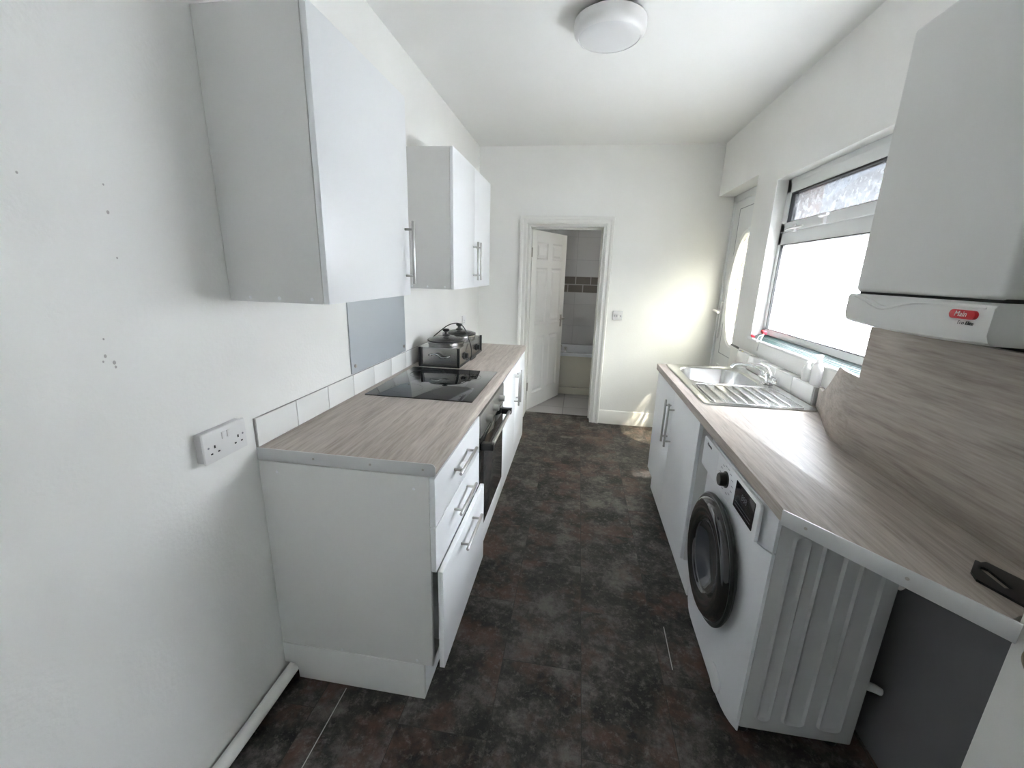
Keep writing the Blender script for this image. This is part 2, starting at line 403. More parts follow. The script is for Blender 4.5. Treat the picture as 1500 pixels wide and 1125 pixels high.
WY0, WY1, WZ0, WZ1 = 1.50, 3.03, 1.09, 2.068   # kitchen window
RY0, RZ = 3.358, 2.165                         # recess of the back door
XO = 1.43
b = B()
VY0, VY1, VZ0, VZ1 = -1.75, -0.80, 1.15, 2.15
XM = 1.30
def wall_leaf(xa, xb, rz):
    b = B()
    bx(b, xa, xb, YB-0.2, VY0, 0, ZC+0.05); bx(b, xa, xb, VY1, WY0, 0, ZC+0.05); bx(b, xa, xb, VY0, VY1, 0, VZ0); bx(b, xa, xb, VY0, VY1, VZ1, ZC+0.05)
    bx(b, xa, xb, WY0, WY1, 0, WZ0); bx(b, xa, xb, WY0, WY1, WZ1, ZC+0.05)
    bx(b, xa, xb, WY1, RY0, 0, ZC+0.05); bx(b, xa, xb, RY0, YF, rz, ZC+0.05)
    return b
struct('wall_outer', wall_leaf(XM, XO, RZ), M['skin'], 'brick outer skin of the house wall around the window', 'wall', sm=False)
b = wall_leaf(XR, XM, RZ)
struct('wall_right', b, M['wall'], 'white outer wall holding the window and back door', 'wall', sm=False)

# wall behind the camera, and an unseen window added to light the left wall
b = B(); bx(b, XL-0.2, XO, YB-0.2, YB, 0, ZC+0.05)
struct('wall_near', b, M['wall'], 'plain white wall behind the viewpoint', 'wall', sm=False)
w2 = struct_root('fill_window_2', 'unseen window added in the right wall to light the near left wall', 'window', (1.25, -0.8, VZ0))
b = B()
for y in (VY0, (VY0+VY1)/2-0.03, VY1-0.06): bx(b, 1.222, 1.285, y, y+0.06, VZ0, VZ1, 0.004)
bx(b, 1.222, 1.285, VY0, VY1, VZ0, VZ0+0.06, 0.004); bx(b, 1.222, 1.285, VY0, VY1, VZ1-0.06, VZ1, 0.004)
obj('window_frame', b, M['upvc'], w2)
b = B(); bx(b, 1.245, 1.262, VY0+0.05, VY1-0.05, VZ0+0.05, VZ1-0.05); obj('pane', b, M['diffglass'], w2, sm=False)

# skirting board right of the bathroom door
b = B()
prism(b, [(0, 0), (0.018, 0), (0.018, 0.105), (0.012, 0.118), (0.012, 0.128), (0.006, 0.14), (0, 0.14)],
      lambda u, v, d: (d, YF-u, v), 0.285, 1.10, 0.0)
struct('baseboard_far', b, M['gloss'], 'white moulded skirting board right of the bathroom doorway', 'skirting board')

# architrave and lining of the bathroom doorway
b = B()
prof = [(0.0, 0.0), (0.012, 0.0), (0.012, 0.012), (0.018, 0.014), (0.022, 0.022), (0.018, 0.030), (0.018, 0.046), (0.026, 0.050), (0.032, 0.060), (0.032, 0.076), (0.0, 0.082)]
t = B(); L = []
Xo0, Xo1, Zo = DX0, DX1, DZ
path = [(Xo0, 0.0, -1, 0), (Xo0, Zo, -1, 1), (Xo1, Zo, 1, 1), (Xo1, 0.0, 1, 0)]
for (px, pz, sx, sz) in path:
    L.append([t.verts.new((px + sx*q, YF - h, pz + sz*q)) for h, q in prof])
for A, C in zip(L, L[1:]):
    for k in range(len(prof)-1): t.faces.new((A[k], A[k+1], C[k+1], C[k]))
bmesh.ops.recalc_face_normals(t, faces=t.faces[:]); merge(b, t)
bx(b, DX0-0.005, DX0+0.012, YF-0.012, 4.405, 0, DZ); bx(b, DX1-0.012, DX1+0.005, YF-0.012, 4.405, 0, DZ); bx(b, DX0, DX1, YF-0.012, 4.405, DZ-0.012, DZ+0.005)
bx(b, DX1-0.026, DX1-0.012, 4.33, 4.362, 0, DZ-0.012, 0.002); bx(b, DX0+0.012, DX1-0.012, 4.33, 4.362, DZ-0.026, DZ-0.012, 0.002)
struct('trim_1', b, M['gloss'], 'white moulded architrave around the bathroom doorway', 'door frame')

# six-panel door, open into the bathroom
def panel_door(root, m, W, H, T, mx):
    b = B(); st = 0.10; mid = 0.09; pw = (W - 2*st - mid)/2
    rails = [(0, 0.17), (0.80, 0.92), (1.52, 1.60), (H-0.11, H)]
    t = B()
    bx(t, 0, st, 0, T, 0, H, 0.002); bx(t, W-st, W, 0, T, 0, H, 0.002)
    for z0, z1 in rails: bx(t, st, W-st, 0, T, z0, z1, 0.0)
    for (z0, z1) in ((0.17, 0.80), (0.92, 1.52), (1.60, H-0.11)):
        bx(t, st+pw, st+pw+mid, 0, T, z0, z1, 0.0)
        for x0 in (st, st+pw+mid):
            x1 = x0 + pw
            bx(t, x0, x1, 0.012, T-0.012, z0, z1)
            for (ya, yb) in ((0.0, 0.012), (T, T-0.012)):
                lo = [(x0+0.028, z0+0.028), (x1-0.028, z0+0.028), (x1-0.028, z1-0.028), (x0+0.028, z1-0.028)]
                hi = [(x0+0.048, z0+0.048), (x1-0.048, z0+0.048), (x1-0.048, z1-0.048), (x0+0.048, z1-0.048)]
                yt = ya + (yb-ya)*0.25
                va = [t.verts.new((x, yb, z)) for x, z in lo]; vb = [t.verts.new((x, yt, z)) for x, z in hi]
                for i in range(4): t.faces.new((va[i], va[(i+1) % 4], vb[(i+1) % 4], vb[i]))
                t.faces.new(vb)
                # sloped moulding round the opening
                o4 = [(x0, z0), (x1, z0), (x1, z1), (x0, z1)]; i4 = [(x0+0.016, z0+0.016), (x1-0.016, z0+0.016), (x1-0.016, z1-0.016), (x0+0.016, z1-0.016)]
                wa = [t.verts.new((x, ya, z)) for x, z in o4]; wb = [t.verts.new((x, yb, z)) for x, z in i4]
                for i in range(4): t.faces.new((wa[i], wa[(i+1) % 4], wb[(i+1) % 4], wb[i]))
    bmesh.ops.recalc_face_normals(t, faces=t.faces[:])
    merge(b, t, mx)
    return obj('door_leaf', b, m, root, sm=False)
d1 = struct_root('door_1', 'white six panel door standing open into the bathroom', 'door', (-0.49, 4.40, 0))
ang = math.atan2(0.728, 0.33)
mxd = Matrix.Translation((-0.487, 4.412, 0.012)) @ Matrix.Rotation(ang, 4, 'Z') @ Matrix.Translation((0, 0, 0))
panel_door(d1, M['gloss'], 0.77, 1.885, 0.036, mxd)
b = B()
for side in (-1, 1):
    y0 = 0.0 if side < 0 else 0.036
    t = B(); bx(t, 0.695, 0.73, min(y0, y0+side*0.006), max(y0, y0+side*0.006), 0.86, 1.0, 0.002)
    tube(t, [(0.715, y0, 0.955), (0.715, y0+side*0.045, 0.955)], 0.008)
    tube(t, smooth_path([(0.715, y0+side*0.045, 0.955), (0.66, y0+side*0.052, 0.957), (0.61, y0+side*0.045, 0.95)]), 0.008)
    merge(b, t, mxd)
obj('door_handle', b, M['nickel'], d1, label='satin metal lever handle on plate')
for z in (0.22, 1.62):
    b = B(); t = B(); bx(t, -0.006, 0.012, -0.003, 0.03, z, z+0.09, 0.001); tube(t, [(-0.004, -0.004, z), (-0.004, -0.004, z+0.09)], 0.006); merge(b, t, mxd)
    obj('hinge', b, M['nickel'], d1)

# ------------------------------------------------------------------ bathroom beyond
BX0, BX1, BY1 = -1.10, 0.75, 5.93
b = B(); bx(b, BX0-0.1, BX1+0.1, 4.40, BY1+0.1, -0.06, 0.004)
struct('floor_bathroom', b, M['bathfloor'], 'pale square tile floor of the bathroom', 'floor', sm=False)
b = B(); bx(b, BX0-0.1, BX1+0.1, BY1, BY1+0.1, 0, 2.5)
wb = struct('wall_bathroom', b, M['bathtile'], 'white tiled wall above the bath', 'wall', sm=False)
b = B(); bx(b, BX0-0.1, BX1+0.1, BY1-0.006, BY1, 1.234, 1.448); obj('tile_border', b, M['borderm'], wb, label='brown brick shaped border tiles', sm=False)
b = B(); bx(b, BX0-0.1, BX0, 4.40, BY1, 0, 2.5)
struct('wall_bathroom_left', b, M['wall'], 'left side wall of the bathroom', 'wall', sm=False)
b = B()
bx(b, BX1, BX1+0.1, 4.40, 4.70, 0, 2.5); bx(b, BX1, BX1+0.1, 5.40, BY1, 0, 2.5); bx(b, BX1, BX1+0.1, 4.70, 5.40, 0, 1.25); bx(b, BX1, BX1+0.1, 4.70, 5.40, 2.05, 2.5)
struct('wall_bathroom_right', b, M['wall'], 'right side wall of the bathroom with an added window opening', 'wall', sm=False)
b = B(); bx(b, BX0-0.1, BX1+0.1, 4.40, BY1+0.1, 2.4, 2.5)
struct('ceiling_bathroom', b, M['ceil'], 'white ceiling of the bathroom', 'ceiling', sm=False)

w3 = struct_root('fill_window_3', 'unseen obscured window added in the side wall to light the bathroom', 'window', (0.80, 5.10, 1.45))  # opening and pane added so daylight reaches the bathroom
b = B(); ring_prism(b, [(4.70, 1.25), (5.40, 1.25), (5.40, 2.05), (4.70, 2.05)], [(4.75, 1.30), (5.35, 1.30), (5.35, 2.0), (4.75, 2.0)], lambda u, v, d: (d, u, v), 0.77, 0.83); obj('window_frame', b, M['upvc'], w3, sm=False)
b = B(); bx(b, 0.795, 0.805, 4.74, 5.36, 1.29, 2.01); obj('pane', b, M['bathglass'], w3, sm=False)
bt = thing('bath', 'white bath with cream panel below the tiled bathroom wall', 'bath', (-0.2, 5.55, 0.0))
b = B()
o = rrect(BX0+0.003, BX1-0.003, 5.195, BY1-0.003, 0.03, 6); i_ = rrect(BX0+0.10, BX1-0.10, 5.265, BY1-0.07, 0.14, 6); f_ = rrect(BX0+0.25, BX1-0.22, 5.35, BY1-0.15, 0.12, 6)
t = B()
V = [[t.verts.new((u, v, z)) for u, v in P] for P, z in ((o, 0.492), (o, 0.525), (rrect(BX0+0.008, BX1-0.008, 5.2, BY1-0.008, 0.03, 6), 0.532), (i_, 0.532), (rrect(BX0+0.11, BX1-0.11, 5.275, BY1-0.08, 0.14, 6), 0.515), (f_, 0.16))]
for A, C in zip(V, V[1:]):
    for k in range(len(A)): t.faces.new((A[k], A[(k+1) % len(A)], C[(k+1) % len(A)], C[k]))
t.faces.new(V[-1]); bmesh.ops.recalc_face_normals(t, faces=t.faces[:]); merge(b, t)
obj('tub', b, M['bath'], bt)
b = B(); bx(b, BX0+0.003, BX1-0.003, 5.212, 5.226, 0.095, 0.495, 0.003); obj('bath_panel', b, M['bathpanel'], bt, label='cream panel on the side of the bath')
b = B(); bx(b, BX0+0.003, BX1-0.003, 5.206, 5.226, 0.0, 0.09, 0.003); obj('bath_plinth', b, M['bathpanel'], bt)
b = B(); lathe(b, [(0.0, 0.012), (0.03, 0.012), (0.034, 0.0)], frame_mx((-0.20, 5.845, 0.43), (1, 0, 0), (0, 0, 1), (0, -1, 0)), 20)
obj('overflow', b, M['chrome'], bt)
tp = thing('bath_tap', 'chrome bath tap on the rim behind the open door', 'tap', (-0.18, 5.235, 0.532))
b = B(); bx(b, -0.25, -0.10, 5.215, 5.255, 0.532, 0.555, 0.008); tube(b, smooth_path([(-0.175, 5.235, 0.55), (-0.175, 5.25, 0.60), (-0.175, 5.33, 0.60), (-0.175, 5.36, 0.57)]), 0.011)
obj('tap_body', b, M['chrome'], tp)
for x in (-0.235, -0.115):
    b = B(); lathe(b, [(0.013, 0), (0.013, 0.02), (0.02, 0.026), (0.02, 0.045), (0.0, 0.05)], UP((x, 5.235, 0.553)), 16); obj('tap_knob', b, M['chrome'], tp)

# ================================================================== LEFT RUN
CY0, CY1, CY2, CY3 = 1.113, 1.713, 2.313, 3.325
CXC, CXF = -0.412, -0.393                       # carcass front, door face
GAP = 0.0015

# drawer unit
du = thing('drawer_unit', 'white three drawer base unit at the near end of the left worktop', 'drawer unit', (-0.70, 1.41, 0.15))
b = B()
bx(b, XL+0.004, CXC, CY0, CY0+0.018, 0.15, 0.868, 0.001); bx(b, XL+0.004, CXC, CY1-0.018, CY1-0.001, 0.15, 0.868, 0.001)
bx(b, XL+0.004, CXC, CY0+0.018, CY1-0.018, 0.15, 0.168); bx(b, XL+0.004, XL+0.012, CY0+0.018, CY1-0.018, 0.168, 0.868); bx(b, XL+0.012, CXC, CY0+0.018, CY1-0.018, 0.85, 0.868)
obj('carcass', b, M['side'], du)
for (z0, z1, dx, hz) in ((0.697, 0.864, 0.0, 0.797), (0.533, 0.693, 0.0, 0.640), (0.158, 0.541, 0.024, 0.500)):
    b = B(); y0 = CY0 + 0.001 - (0.006 if dx else 0); bx(b, CXC+0.001+dx, CXF+dx, y0, CY1-0.003, z0, z1, 0.0015)
    if dx: bx(b, CXC-0.35+dx, CXC+0.0012+dx, CY0+0.075, CY1-0.04, 0.19, 0.33, 0.001)
    else: bx(b, CXC-0.35, CXC+0.0012, CY0+0.04, CY1-0.04, z0+0.03, z1-0.04, 0.001)
    d = obj('drawer', b, M['cab'], du)
    bar_handle(d, CXF+dx, 1, 1.408, hz, 0.235, 'y')
for (y, x, z) in ((CY0, -0.92, 0.835), (CY0, -0.46, 0.825), (CY0, -0.75, 0.158), (CY0, -0.47, 0.165)):
    b = B(); lathe(b, [(0.0, 0.002), (0.004, 0.0018), (0.005, 0.0)], face_near((x, y, z)), 12); obj('screw_cap', b, M['cab'], du)

# oven housing + oven
oh = thing('oven_housing', 'white base unit with plain filler panel beneath the oven', 'cabinet', (-0.70, 2.01, 0.15))
b = B(); bx(b, XL+0.004, CXC, CY1+0.001, CY1+0.012, 0.15, 0.868); bx(b, XL+0.004, CXC, CY2-0.012, CY2-0.001, 0.15, 0.868); bx(b, XL+0.004, CXC, CY1+0.012, CY2-0.012, 0.15, 0.168); bx(b, XL+0.004, CXC, CY1+0.012, CY2-0.012, 0.245, 0.262)
obj('carcass', b, M['side'], oh)
b = B(); bx(b, CXC+0.001, CXF, CY1+0.003, CY2-0.003, 0.158, 0.262, 0.0015); obj('filler_panel', b, M['cab'], oh)
ov = thing('oven', 'built in electric oven with black glass door and steel control panel', 'oven', (-0.68, 2.01, 0.268))
OY0, OY1 = CY1+0.004, CY2-0.004
b = B(); bx(b, -0.93, CXC, OY0+0.02, OY1-0.02, 0.272, 0.855, 0.003); obj('oven_body', b, M['black'], ov)
b = B(); bx(b, CXC+0.001, CXF+0.004, OY0, OY1, 0.755, 0.862, 0.003); obj('control_panel', b, M['steel'], ov, label='brushed steel control panel')
for y in (1.845, 2.01, 2.175):
    b = B(); lathe(b, [(0.021, 0.0), (0.021, 0.003), (0.017, 0.004), (0.0165, 0.026), (0.015, 0.029), (0, 0.029)], face_right((CXF+0.004, y, 0.81)), 24)
    bx(b, CXF+0.03, CXF+0.034, y-0.002, y+0.002, 0.8, 0.826); obj('knob', b, M['steel'], ov)
b = B(); bx(b, CXC+0.001, CXF+0.003, OY0, OY1, 0.27, 0.75, 0.004)
od = obj('oven_door', b, M['blackglass'], ov, label='black glass oven door')
b = B(); bx(b, CXF+0.0032, CXF+0.0045, OY0+0.075, OY1-0.075, 0.33, 0.66, 0.0005); obj('glass', b, M['ovenglass'], od)
b = B(); zh = 0.708; xh = CXF+0.048
tube(b, [(xh, OY0+0.03, zh), (xh, OY0+0.032, zh), (xh, OY1-0.032, zh), (xh, OY1-0.03, zh)], [0.008, 0.0095, 0.0095, 0.008], 16)
hh = obj('handle', b, M['steel'], od, label='steel oven door handle bar')
for y in (OY0+0.035, OY1-0.035):
    b = B(); bx(b, CXF+0.003, xh+0.011, y-0.018, y+0.018, zh-0.016, zh+0.016, 0.004); obj('handle_bracket', b, M['black'], od)

# far base cabinet
bc = thing('base_cabinet', 'white two door base cabinet beyond the oven', 'cabinet', (-0.70, 2.82, 0.15))
b = B()
bx(b, XL+0.004, CXC, CY2+0.001, CY2+0.018, 0.15, 0.868, 0.001); bx(b, XL+0.004, CXC, CY3-0.018, CY3, 0.15, 0.868, 0.001)
bx(b, XL+0.004, CXC, CY2+0.018, CY3-0.018, 0.15, 0.168); bx(b, XL+0.004, CXC, CY2+0.018, CY3-0.018, 0.85, 0.868); bx(b, XL+0.004, XL+0.012, CY2+0.018, CY3-0.018, 0.168, 0.85)
obj('carcass', b, M['side'], bc)
ym = (CY2+CY3)/2
for (y0, y1, hy) in ((CY2+0.003, ym-0.0015, ym-0.045), (ym+0.0015, CY3-0.001, ym+0.045)):
    b = B(); bx(b, CXC+0.001, CXF, y0, y1, 0.158, 0.864, 0.0015); d = obj('door', b, M['cab'], bc); bar_handle(d, CXF, 1, hy, 0.70, 0.235, 'z')

# plinth
pl = thing('plinth', 'white kickboard plinth under the left cabinets', 'plinth', (-0.45, 2.2, 0.0))
b = B(); bx(b, -0.463, -0.445, CY0+0.016, CY3-0.005, 0.0, 0.148, 0.001); obj('front_board', b, M['cab'], pl)
b = B(); prism(b, [(-0.93, 0), (-0.445, 0), (-0.445, 0.148), (XL+0.004, 0.148), (XL+0.004, 0.062), (-0.945, 0.062), (-0.93, 0.045)], lambda u, v, d: (u, d, v), CY0-0.002, CY0+0.0155, 0.0008)
obj('end_board', b, M['side'], pl)

# worktop
wt = thing('worktop', 'grey oak laminate worktop holding the hob on the left', 'worktop', (-0.69, 2.2, 0.872))
b = B(); x0, x1 = XL+0.002, -0.392
pr = [(x0, 0.872), (x1-0.003, 0.872), (x1, 0.875), (x1, 0.90), (x1-0.004, 0.907), (x1-0.010, 0.91), (x0, 0.91)]
prism(b, pr, lambda u, v, d: (u, d, v), CY0+0.006, 3.345); obj('slab', b, M['wood'], wt)
b = B(); pr2 = [(x0-0.0005, 0.8705), (x1-0.004, 0.8705), (x1+0.0015, 0.876), (x1+0.0015, 0.901), (x1-0.004, 0.909), (x1-0.011, 0.9115), (x0-0.0005, 0.9115)]
prism(b, pr2, lambda u, v, d: (u, d, v), CY0+0.002, CY0+0.0058, 0.0005)
et = obj('end_trim', b, M['edge'], wt, label='grey metal strip capping the cut end')
for x in (-0.79, -0.60, -0.43):
    b = B(); lathe(b, [(0, 0.0012), (0.0035, 0.001), (0.004, 0)], face_near((x, CY0+0.002, 0.891)), 12); obj('screw', b, M['nickel'], et)

# tile row
b = B(); bx(b, XL, XL+0.006, 1.118, 3.34, 0.911, 1.008)
tu = tag(obj('tile_upstand', b, M['grout'], sm=False), 'row of white rectangular tiles along the wall above the left worktop', 'tiles')
b = B(); y = 1.119
for k in range(12):
    y1 = min(y + 0.198, 3.339)
    bx(b, XL+0.0055, XL+0.0095, y+0.001, y1-0.001, 0.913, 1.0075, 0.0012); y += 0.2
    if y > 3.33: break
obj('tiles', b, M['tile'], tu)

# glass splashback
gs = thing('glass_splashback', 'grey glass splashback fixed to the wall behind the hob', 'splashback', (XL, 2.02, 1.015))
b = B(); bx(b, XL+0.001, XL+0.007, 1.715, 2.327, 1.012, 1.40, 0.001); obj('glass_pane', b, M['greyglass'], gs)
for (y, z) in ((1.745, 1.045), (2.297, 1.045)):
    b = B(); lathe(b, [(0.008, 0), (0.008, 0.004), (0.006, 0.006), (0, 0.006)], face_right((XL+0.007, y, z)), 18); obj('fixing_cap', b, M['nickel'], gs)

# hob
hb = thing('hob', 'black glass ceramic hob set in the left worktop', 'hob', (-0.69, 2.05, 0.91))
b = B(); prism(b, rrect(-0.945, -0.435, 1.745, 2.35, 0.006, 3), lambda u, v, d: (u, v, d), 0.9105, 0.9155, 0.001); ho = obj('glass_plate', b, M['blackglass'], hb)
M['ring'] = mat('dark_ring_print', (0.022, 0.022, 0.024), 0.2)
for (cx, cy, r) in ((-0.80, 1.89, 0.08), (-0.80, 2.20, 0.10), (-0.57, 1.89, 0.10), (-0.57, 2.18, 0.075)):
    b = B(); ring_prism(b, ellipse(cx, cy, r, r, 48), ellipse(cx, cy, r-0.0012, r-0.0012, 48), lambda u, v, d: (u, v, d), 0.9155, 0.9157); obj('cooking_zone_ring', b, M['ring'], hb)

# twin slow cooker
sc = thing('slow_cooker', 'stainless steel twin pot slow cooker beyond the hob', 'slow cooker', (-0.80, 2.68, 0.911))
SX0, SX1, SY0, SY1 = -0.925, -0.675, 2.385, 2.985
Z0 = 0.9115; ZT = 1.028
b = B(); prism(b, rrect(SX0+0.004, SX1-0.004, SY0+0.012, SY1-0.012, 0.012), lambda u, v, d: (u, v, d), Z0+0.008, ZT, 0.004); obj('body', b, M['cooker'], sc)
b = B(); prism(b, rrect(SX0, SX1, SY0+0.004, SY1-0.004, 0.012), lambda u, v, d: (u, v, d), Z0, Z0+0.011, 0.002); obj('base', b, M['black'], sc)
for y0, y1 in ((SY0, SY0+0.012), (SY1-0.012, SY1)):
    for x in (SX0, SX1-0.012):
        b = B(); bx(b, x-0.002, x+0.014, y0, y1+0.004, Z0, ZT+0.002, 0.003); obj('corner_post', b, M['black'], sc)
for s, y in ((-1, SY0+0.010), (1, SY1-0.010)):
    b = B(); xs = [-0.865, -0.845, -0.80, -0.755, -0.735]; zz = [0.982, 0.986, 0.978, 0.986, 0.980]
    ctr = [(xs[0], y, zz[0]), (xs[1], y+s*0.018, zz[1]), (xs[2]-0.01, y+s*0.024, zz[1]+0.006), (xs[2]+0.02, y+s*0.024, zz[2]-0.004), (xs[3], y+s*0.018, zz[2]-0.004), (xs[4], y, zz[4])]
    tube(b, smooth_path(ctr), 0.0052, 10); obj('carry_handle', b, M['chrome'], sc)
for y in (2.52, 2.85):
    b = B(); lathe(b, [(0.024, 0), (0.024, 0.006), (0.019, 0.007), (0.017, 0.022), (0, 0.023)], face_right((SX1-0.004, y, 0.965)), 24); bx(b, SX1+0.016, SX1+0.022, y-0.003, y+0.003, 0.950, 0.982, 0.001); obj('knob', b, M['black'], sc)
for y in (2.535, 2.835):
    c = (-0.80, y, ZT)
    b = B(); lathe(b, [(0.104, -0.003), (0.108, 0.004), (0.113, 0.022), (0.110, 0.026), (0.100, 0.02), (0.092, 0.0), (0.0, -0.001)], UP(c), 44, 1.0, 1.12)
    obj('pot', b, M['cooker'], sc)
    b = B(); lathe(b, [(0.112, 0.026), (0.114, 0.029), (0.112, 0.034), (0.106, 0.0345), (0.10, 0.030)], UP(c), 44, 1.0, 1.12); rim = obj('lid_rim', b, M['black'], sc)
    b = B(); lathe(b, [(0.106, 0.034), (0.085, 0.044), (0.05, 0.053), (0.018, 0.057), (0.0, 0.0575), (0.0, 0.0545), (0.05, 0.050), (0.085, 0.041), (0.106, 0.031)], UP(c), 44, 1.0, 1.12); ld = obj('lid', b, M['lidglass'], sc, label='clear glass lid')
    b = B(); lathe(b, [(0.022, 0.056), (0.024, 0.060), (0.012, 0.066), (0.010, 0.078), (0.020, 0.084), (0.022, 0.092), (0.016, 0.098), (0, 0.099)], UP(c), 24); obj('lid_knob', b, M['black'], ld)
b = B(); ctr = [(-0.925, 2.62, 1.045), (-0.89, 2.60, 1.075), (-0.84, 2.70, 1.125), (-0.79, 2.76, 1.135), (-0.74, 2.73, 1.115), (-0.69, 2.66, 1.06), (-0.661, 2.62, 1.0), (-0.656, 2.61, 0.95), (-0.665, 2.62, 0.918), (-0.662, 2.75, 0.916)]
tube(b, smooth_path(ctr, 10), 0.0035, 8); obj('power_cord', b, M['black'], sc)

# wall cabinets
UZ0, UZ1 = 1.375, 2.088
def wall_cab(label, y0, y1, doors, root_y, extra=()):
    r = thing('wall_cabinet', label, 'cabinet', (XL, root_y, UZ0), 'white cabinets hung on the left wall')
    b = B(); xf = -0.6975
    bx(b, XL+0.002, xf, y0, y0+0.018, UZ0, UZ1, 0.001); bx(b, XL+0.002, xf, y1-0.018, y1, UZ0, UZ1, 0.001)
    bx(b, XL+0.002, xf, y0+0.018, y1-0.018, UZ0, UZ0+0.018); bx(b, XL+0.002, xf, y0+0.018, y1-0.018, UZ1-0.018, UZ1); bx(b, XL+0.002, XL+0.008, y0+0.018, y1-0.018, UZ0+0.018, UZ1-0.018)
    bx(b, XL+0.008, xf-0.02, y0+0.018, y1-0.018, 1.72, 1.736)
    obj('carcass', b, M['side'], r)
    for (a, c, hy) in doors:
        b = B(); bx(b, xf+0.0015, -0.679, a, c, UZ0, UZ1, 0.0015); d = obj('door', b, M['cab'], r); bar_handle(d, -0.679, 1, hy, 1.538, 0.235, 'z')
    for (x, z) in ((-0.92, UZ0+0.012), (-0.83, UZ0+0.012), (-0.73, UZ0+0.012)):
        b = B(); lathe(b, [(0, 0.0018), (0.004, 0.0015), (0.005, 0)], face_near((x, y0, z)), 12); obj('screw_cap', b, M['cab'], r)
    return r
wall_cab('large single door white wall cabinet nearest the camera', 1.095, 1.686, ((1.096, 1.685, 1.645),), 1.39)
wall_cab('white two door wall cabinet beyond the hob, further along the left wall', 2.301, 3.25, ((2.302, 2.774, 2.735), (2.777, 3.249, 2.816)), 2.78)

# sockets
def pinset(root, y, z, s):
    for q in ((y-0.0022, y+0.0022, z+0.003, z+0.011), (y-0.015, y-0.0085, z-0.0125, z-0.0085), (y+0.0085, y+0.015, z-0.0125, z-0.0085)):
        b = B(); bx(b, s-0.0004, s+0.0006, *q); obj('pin_hole', b, M['black'], root)
ds = thing('double_socket', 'white double plug socket on the left wall near the camera', 'socket', (XL, 0.977, 0.991))
b = B(); bx(b, XL, XL+0.022, 0.907, 1.05, 0.951, 1.034, 0.003); obj('back_box', b, M['plasticg'], ds)
b = B(); bx(b, XL+0.022, XL+0.031, 0.904, 1.053, 0.948, 1.037, 0.004); obj('face_plate', b, M['plastic'], ds)
pinset(ds, 0.938, 0.985, XL+0.031); pinset(ds, 1.020, 0.985, XL+0.031)
for y in (0.918, 1.038):
    b = B(); lathe(b, [(0, 0.0006), (0.003, 0.0005), (0.003, -0.0004)], face_right((XL+0.031, y, 0.994)), 12); obj('screw', b, M['print_'], ds)
for y in (0.970, 0.988):
    b = B(); bx(b, XL+0.030, XL+0.0345, y-0.006, y+0.006, 1.004, 1.024, 0.0015); obj('switch', b, M['plastic'], ds)
ss = thing('single_socket', 'small white socket on the left wall beyond the slow cooker', 'socket', (XL, 3.62, 1.06))
b = B(); bx(b, XL, XL+0.012, 3.575, 3.665, 1.015, 1.10, 0.003); obj('face_plate', b, M['plastic'], ss)
pinset(ss, 3.62, 1.05, XL+0.012)
sp = thing('switched_outlet', 'small pale square outlet plate on the end wall right of the doorway', 'outlet', (0.385, YF, 1.105))
b = B(); bx(b, 0.340, 0.430, YF-0.016, YF, 1.06, 1.148, 0.004); obj('face_plate', b, M['plasticg'], sp)
for x in (0.357, 0.376, 0.413):
    b = B(); bx(b, x-0.004, x+0.004, YF-0.0175, YF-0.0155, 1.092, 1.106, 0.0005); obj('pin_hole', b, M['print_'], sp)
b = B(); bx(b, 0.386, 0.402, YF-0.019, YF-0.015, 1.085, 1.110, 0.001); obj('switch', b, M['plastic'], sp)

# heating pipe on the floor
b = B(); tube(b, smooth_path([(-0.955, YB+0.02, 0.03), (-0.955, 0.0, 0.03), (-0.957, 0.9, 0.031), (-0.958, 1.06, 0.032), (-0.958, 1.20, 0.032)], 4), 0.021, 16)
tag(obj('heating_pipe', b, M['gloss']), 'white painted pipe along the floor at the foot of the left wall', 'pipe')

# ceiling light
cl = thing('ceiling_light', 'round white flush light fitting on the ceiling', 'ceiling light', (0.060, 2.265, ZC))
flip = lambda: Matrix.Translation((0.060, 2.265, ZC)) @ Matrix.Rotation(math.pi, 4, 'X')
b = B(); lathe(b, [(0.120, 0.0), (0.120, 0.018), (0.0, 0.018)], flip(), 48); obj('base', b, M['plasticg'], cl)
b = B(); lathe(b, [(0.150, 0.018), (0.158, 0.022), (0.160, 0.045), (0.156, 0.066), (0.142, 0.082), (0.137, 0.084), (0.137, 0.080), (0.12, 0.02)], flip(), 64); obj('rim', b, M['plastic'], cl)
b = B(); lathe(b, [(0.1365, 0.080), (0.130, 0.0845), (0.10, 0.089), (0.05, 0.0915), (0, 0.092)], flip(), 64); obj('diffuser', b, mat('opal_diffuser', (0.72, 0.72, 0.72), 0.35), cl, label='opal diffuser disc')

# ================================================================== RIGHT RUN
# sink cabinet
KY0, KYM, KY1 = 1.876, 2.392, 2.90
KXF, KXC = 0.570, 0.588
sk = thing('sink_cabinet', 'white two door base cabinet under the sink', 'cabinet', (0.86, 2.4, 0.15))
b = B()
bx(b, KXC, XR-0.02, KY0, KY0+0.018, 0.15, 0.87, 0.001); bx(b, KXC, XR-0.02, KY1-0.018, KY1, 0.15, 0.87, 0.001); bx(b, KXC, XR-0.02, KY0+0.018, KY1-0.018, 0.15, 0.168); bx(b, KXC, KXC+0.018, KY0+0.018, KY1-0.018, 0.79, 0.87)
obj('carcass', b, M['side'], sk)
for (y0, y1, hy) in ((KY0+0.001, KYM-0.0015, KYM-0.04), (KYM+0.0015, KY1-0.001, KYM+0.045)):
    b = B(); bx(b, KXF, KXC-0.001, y0, y1, 0.158, 0.866, 0.0015); d = obj('door', b, M['cab'], sk); bar_handle(d, KXF, -1, hy, 0.665, 0.255, 'z')
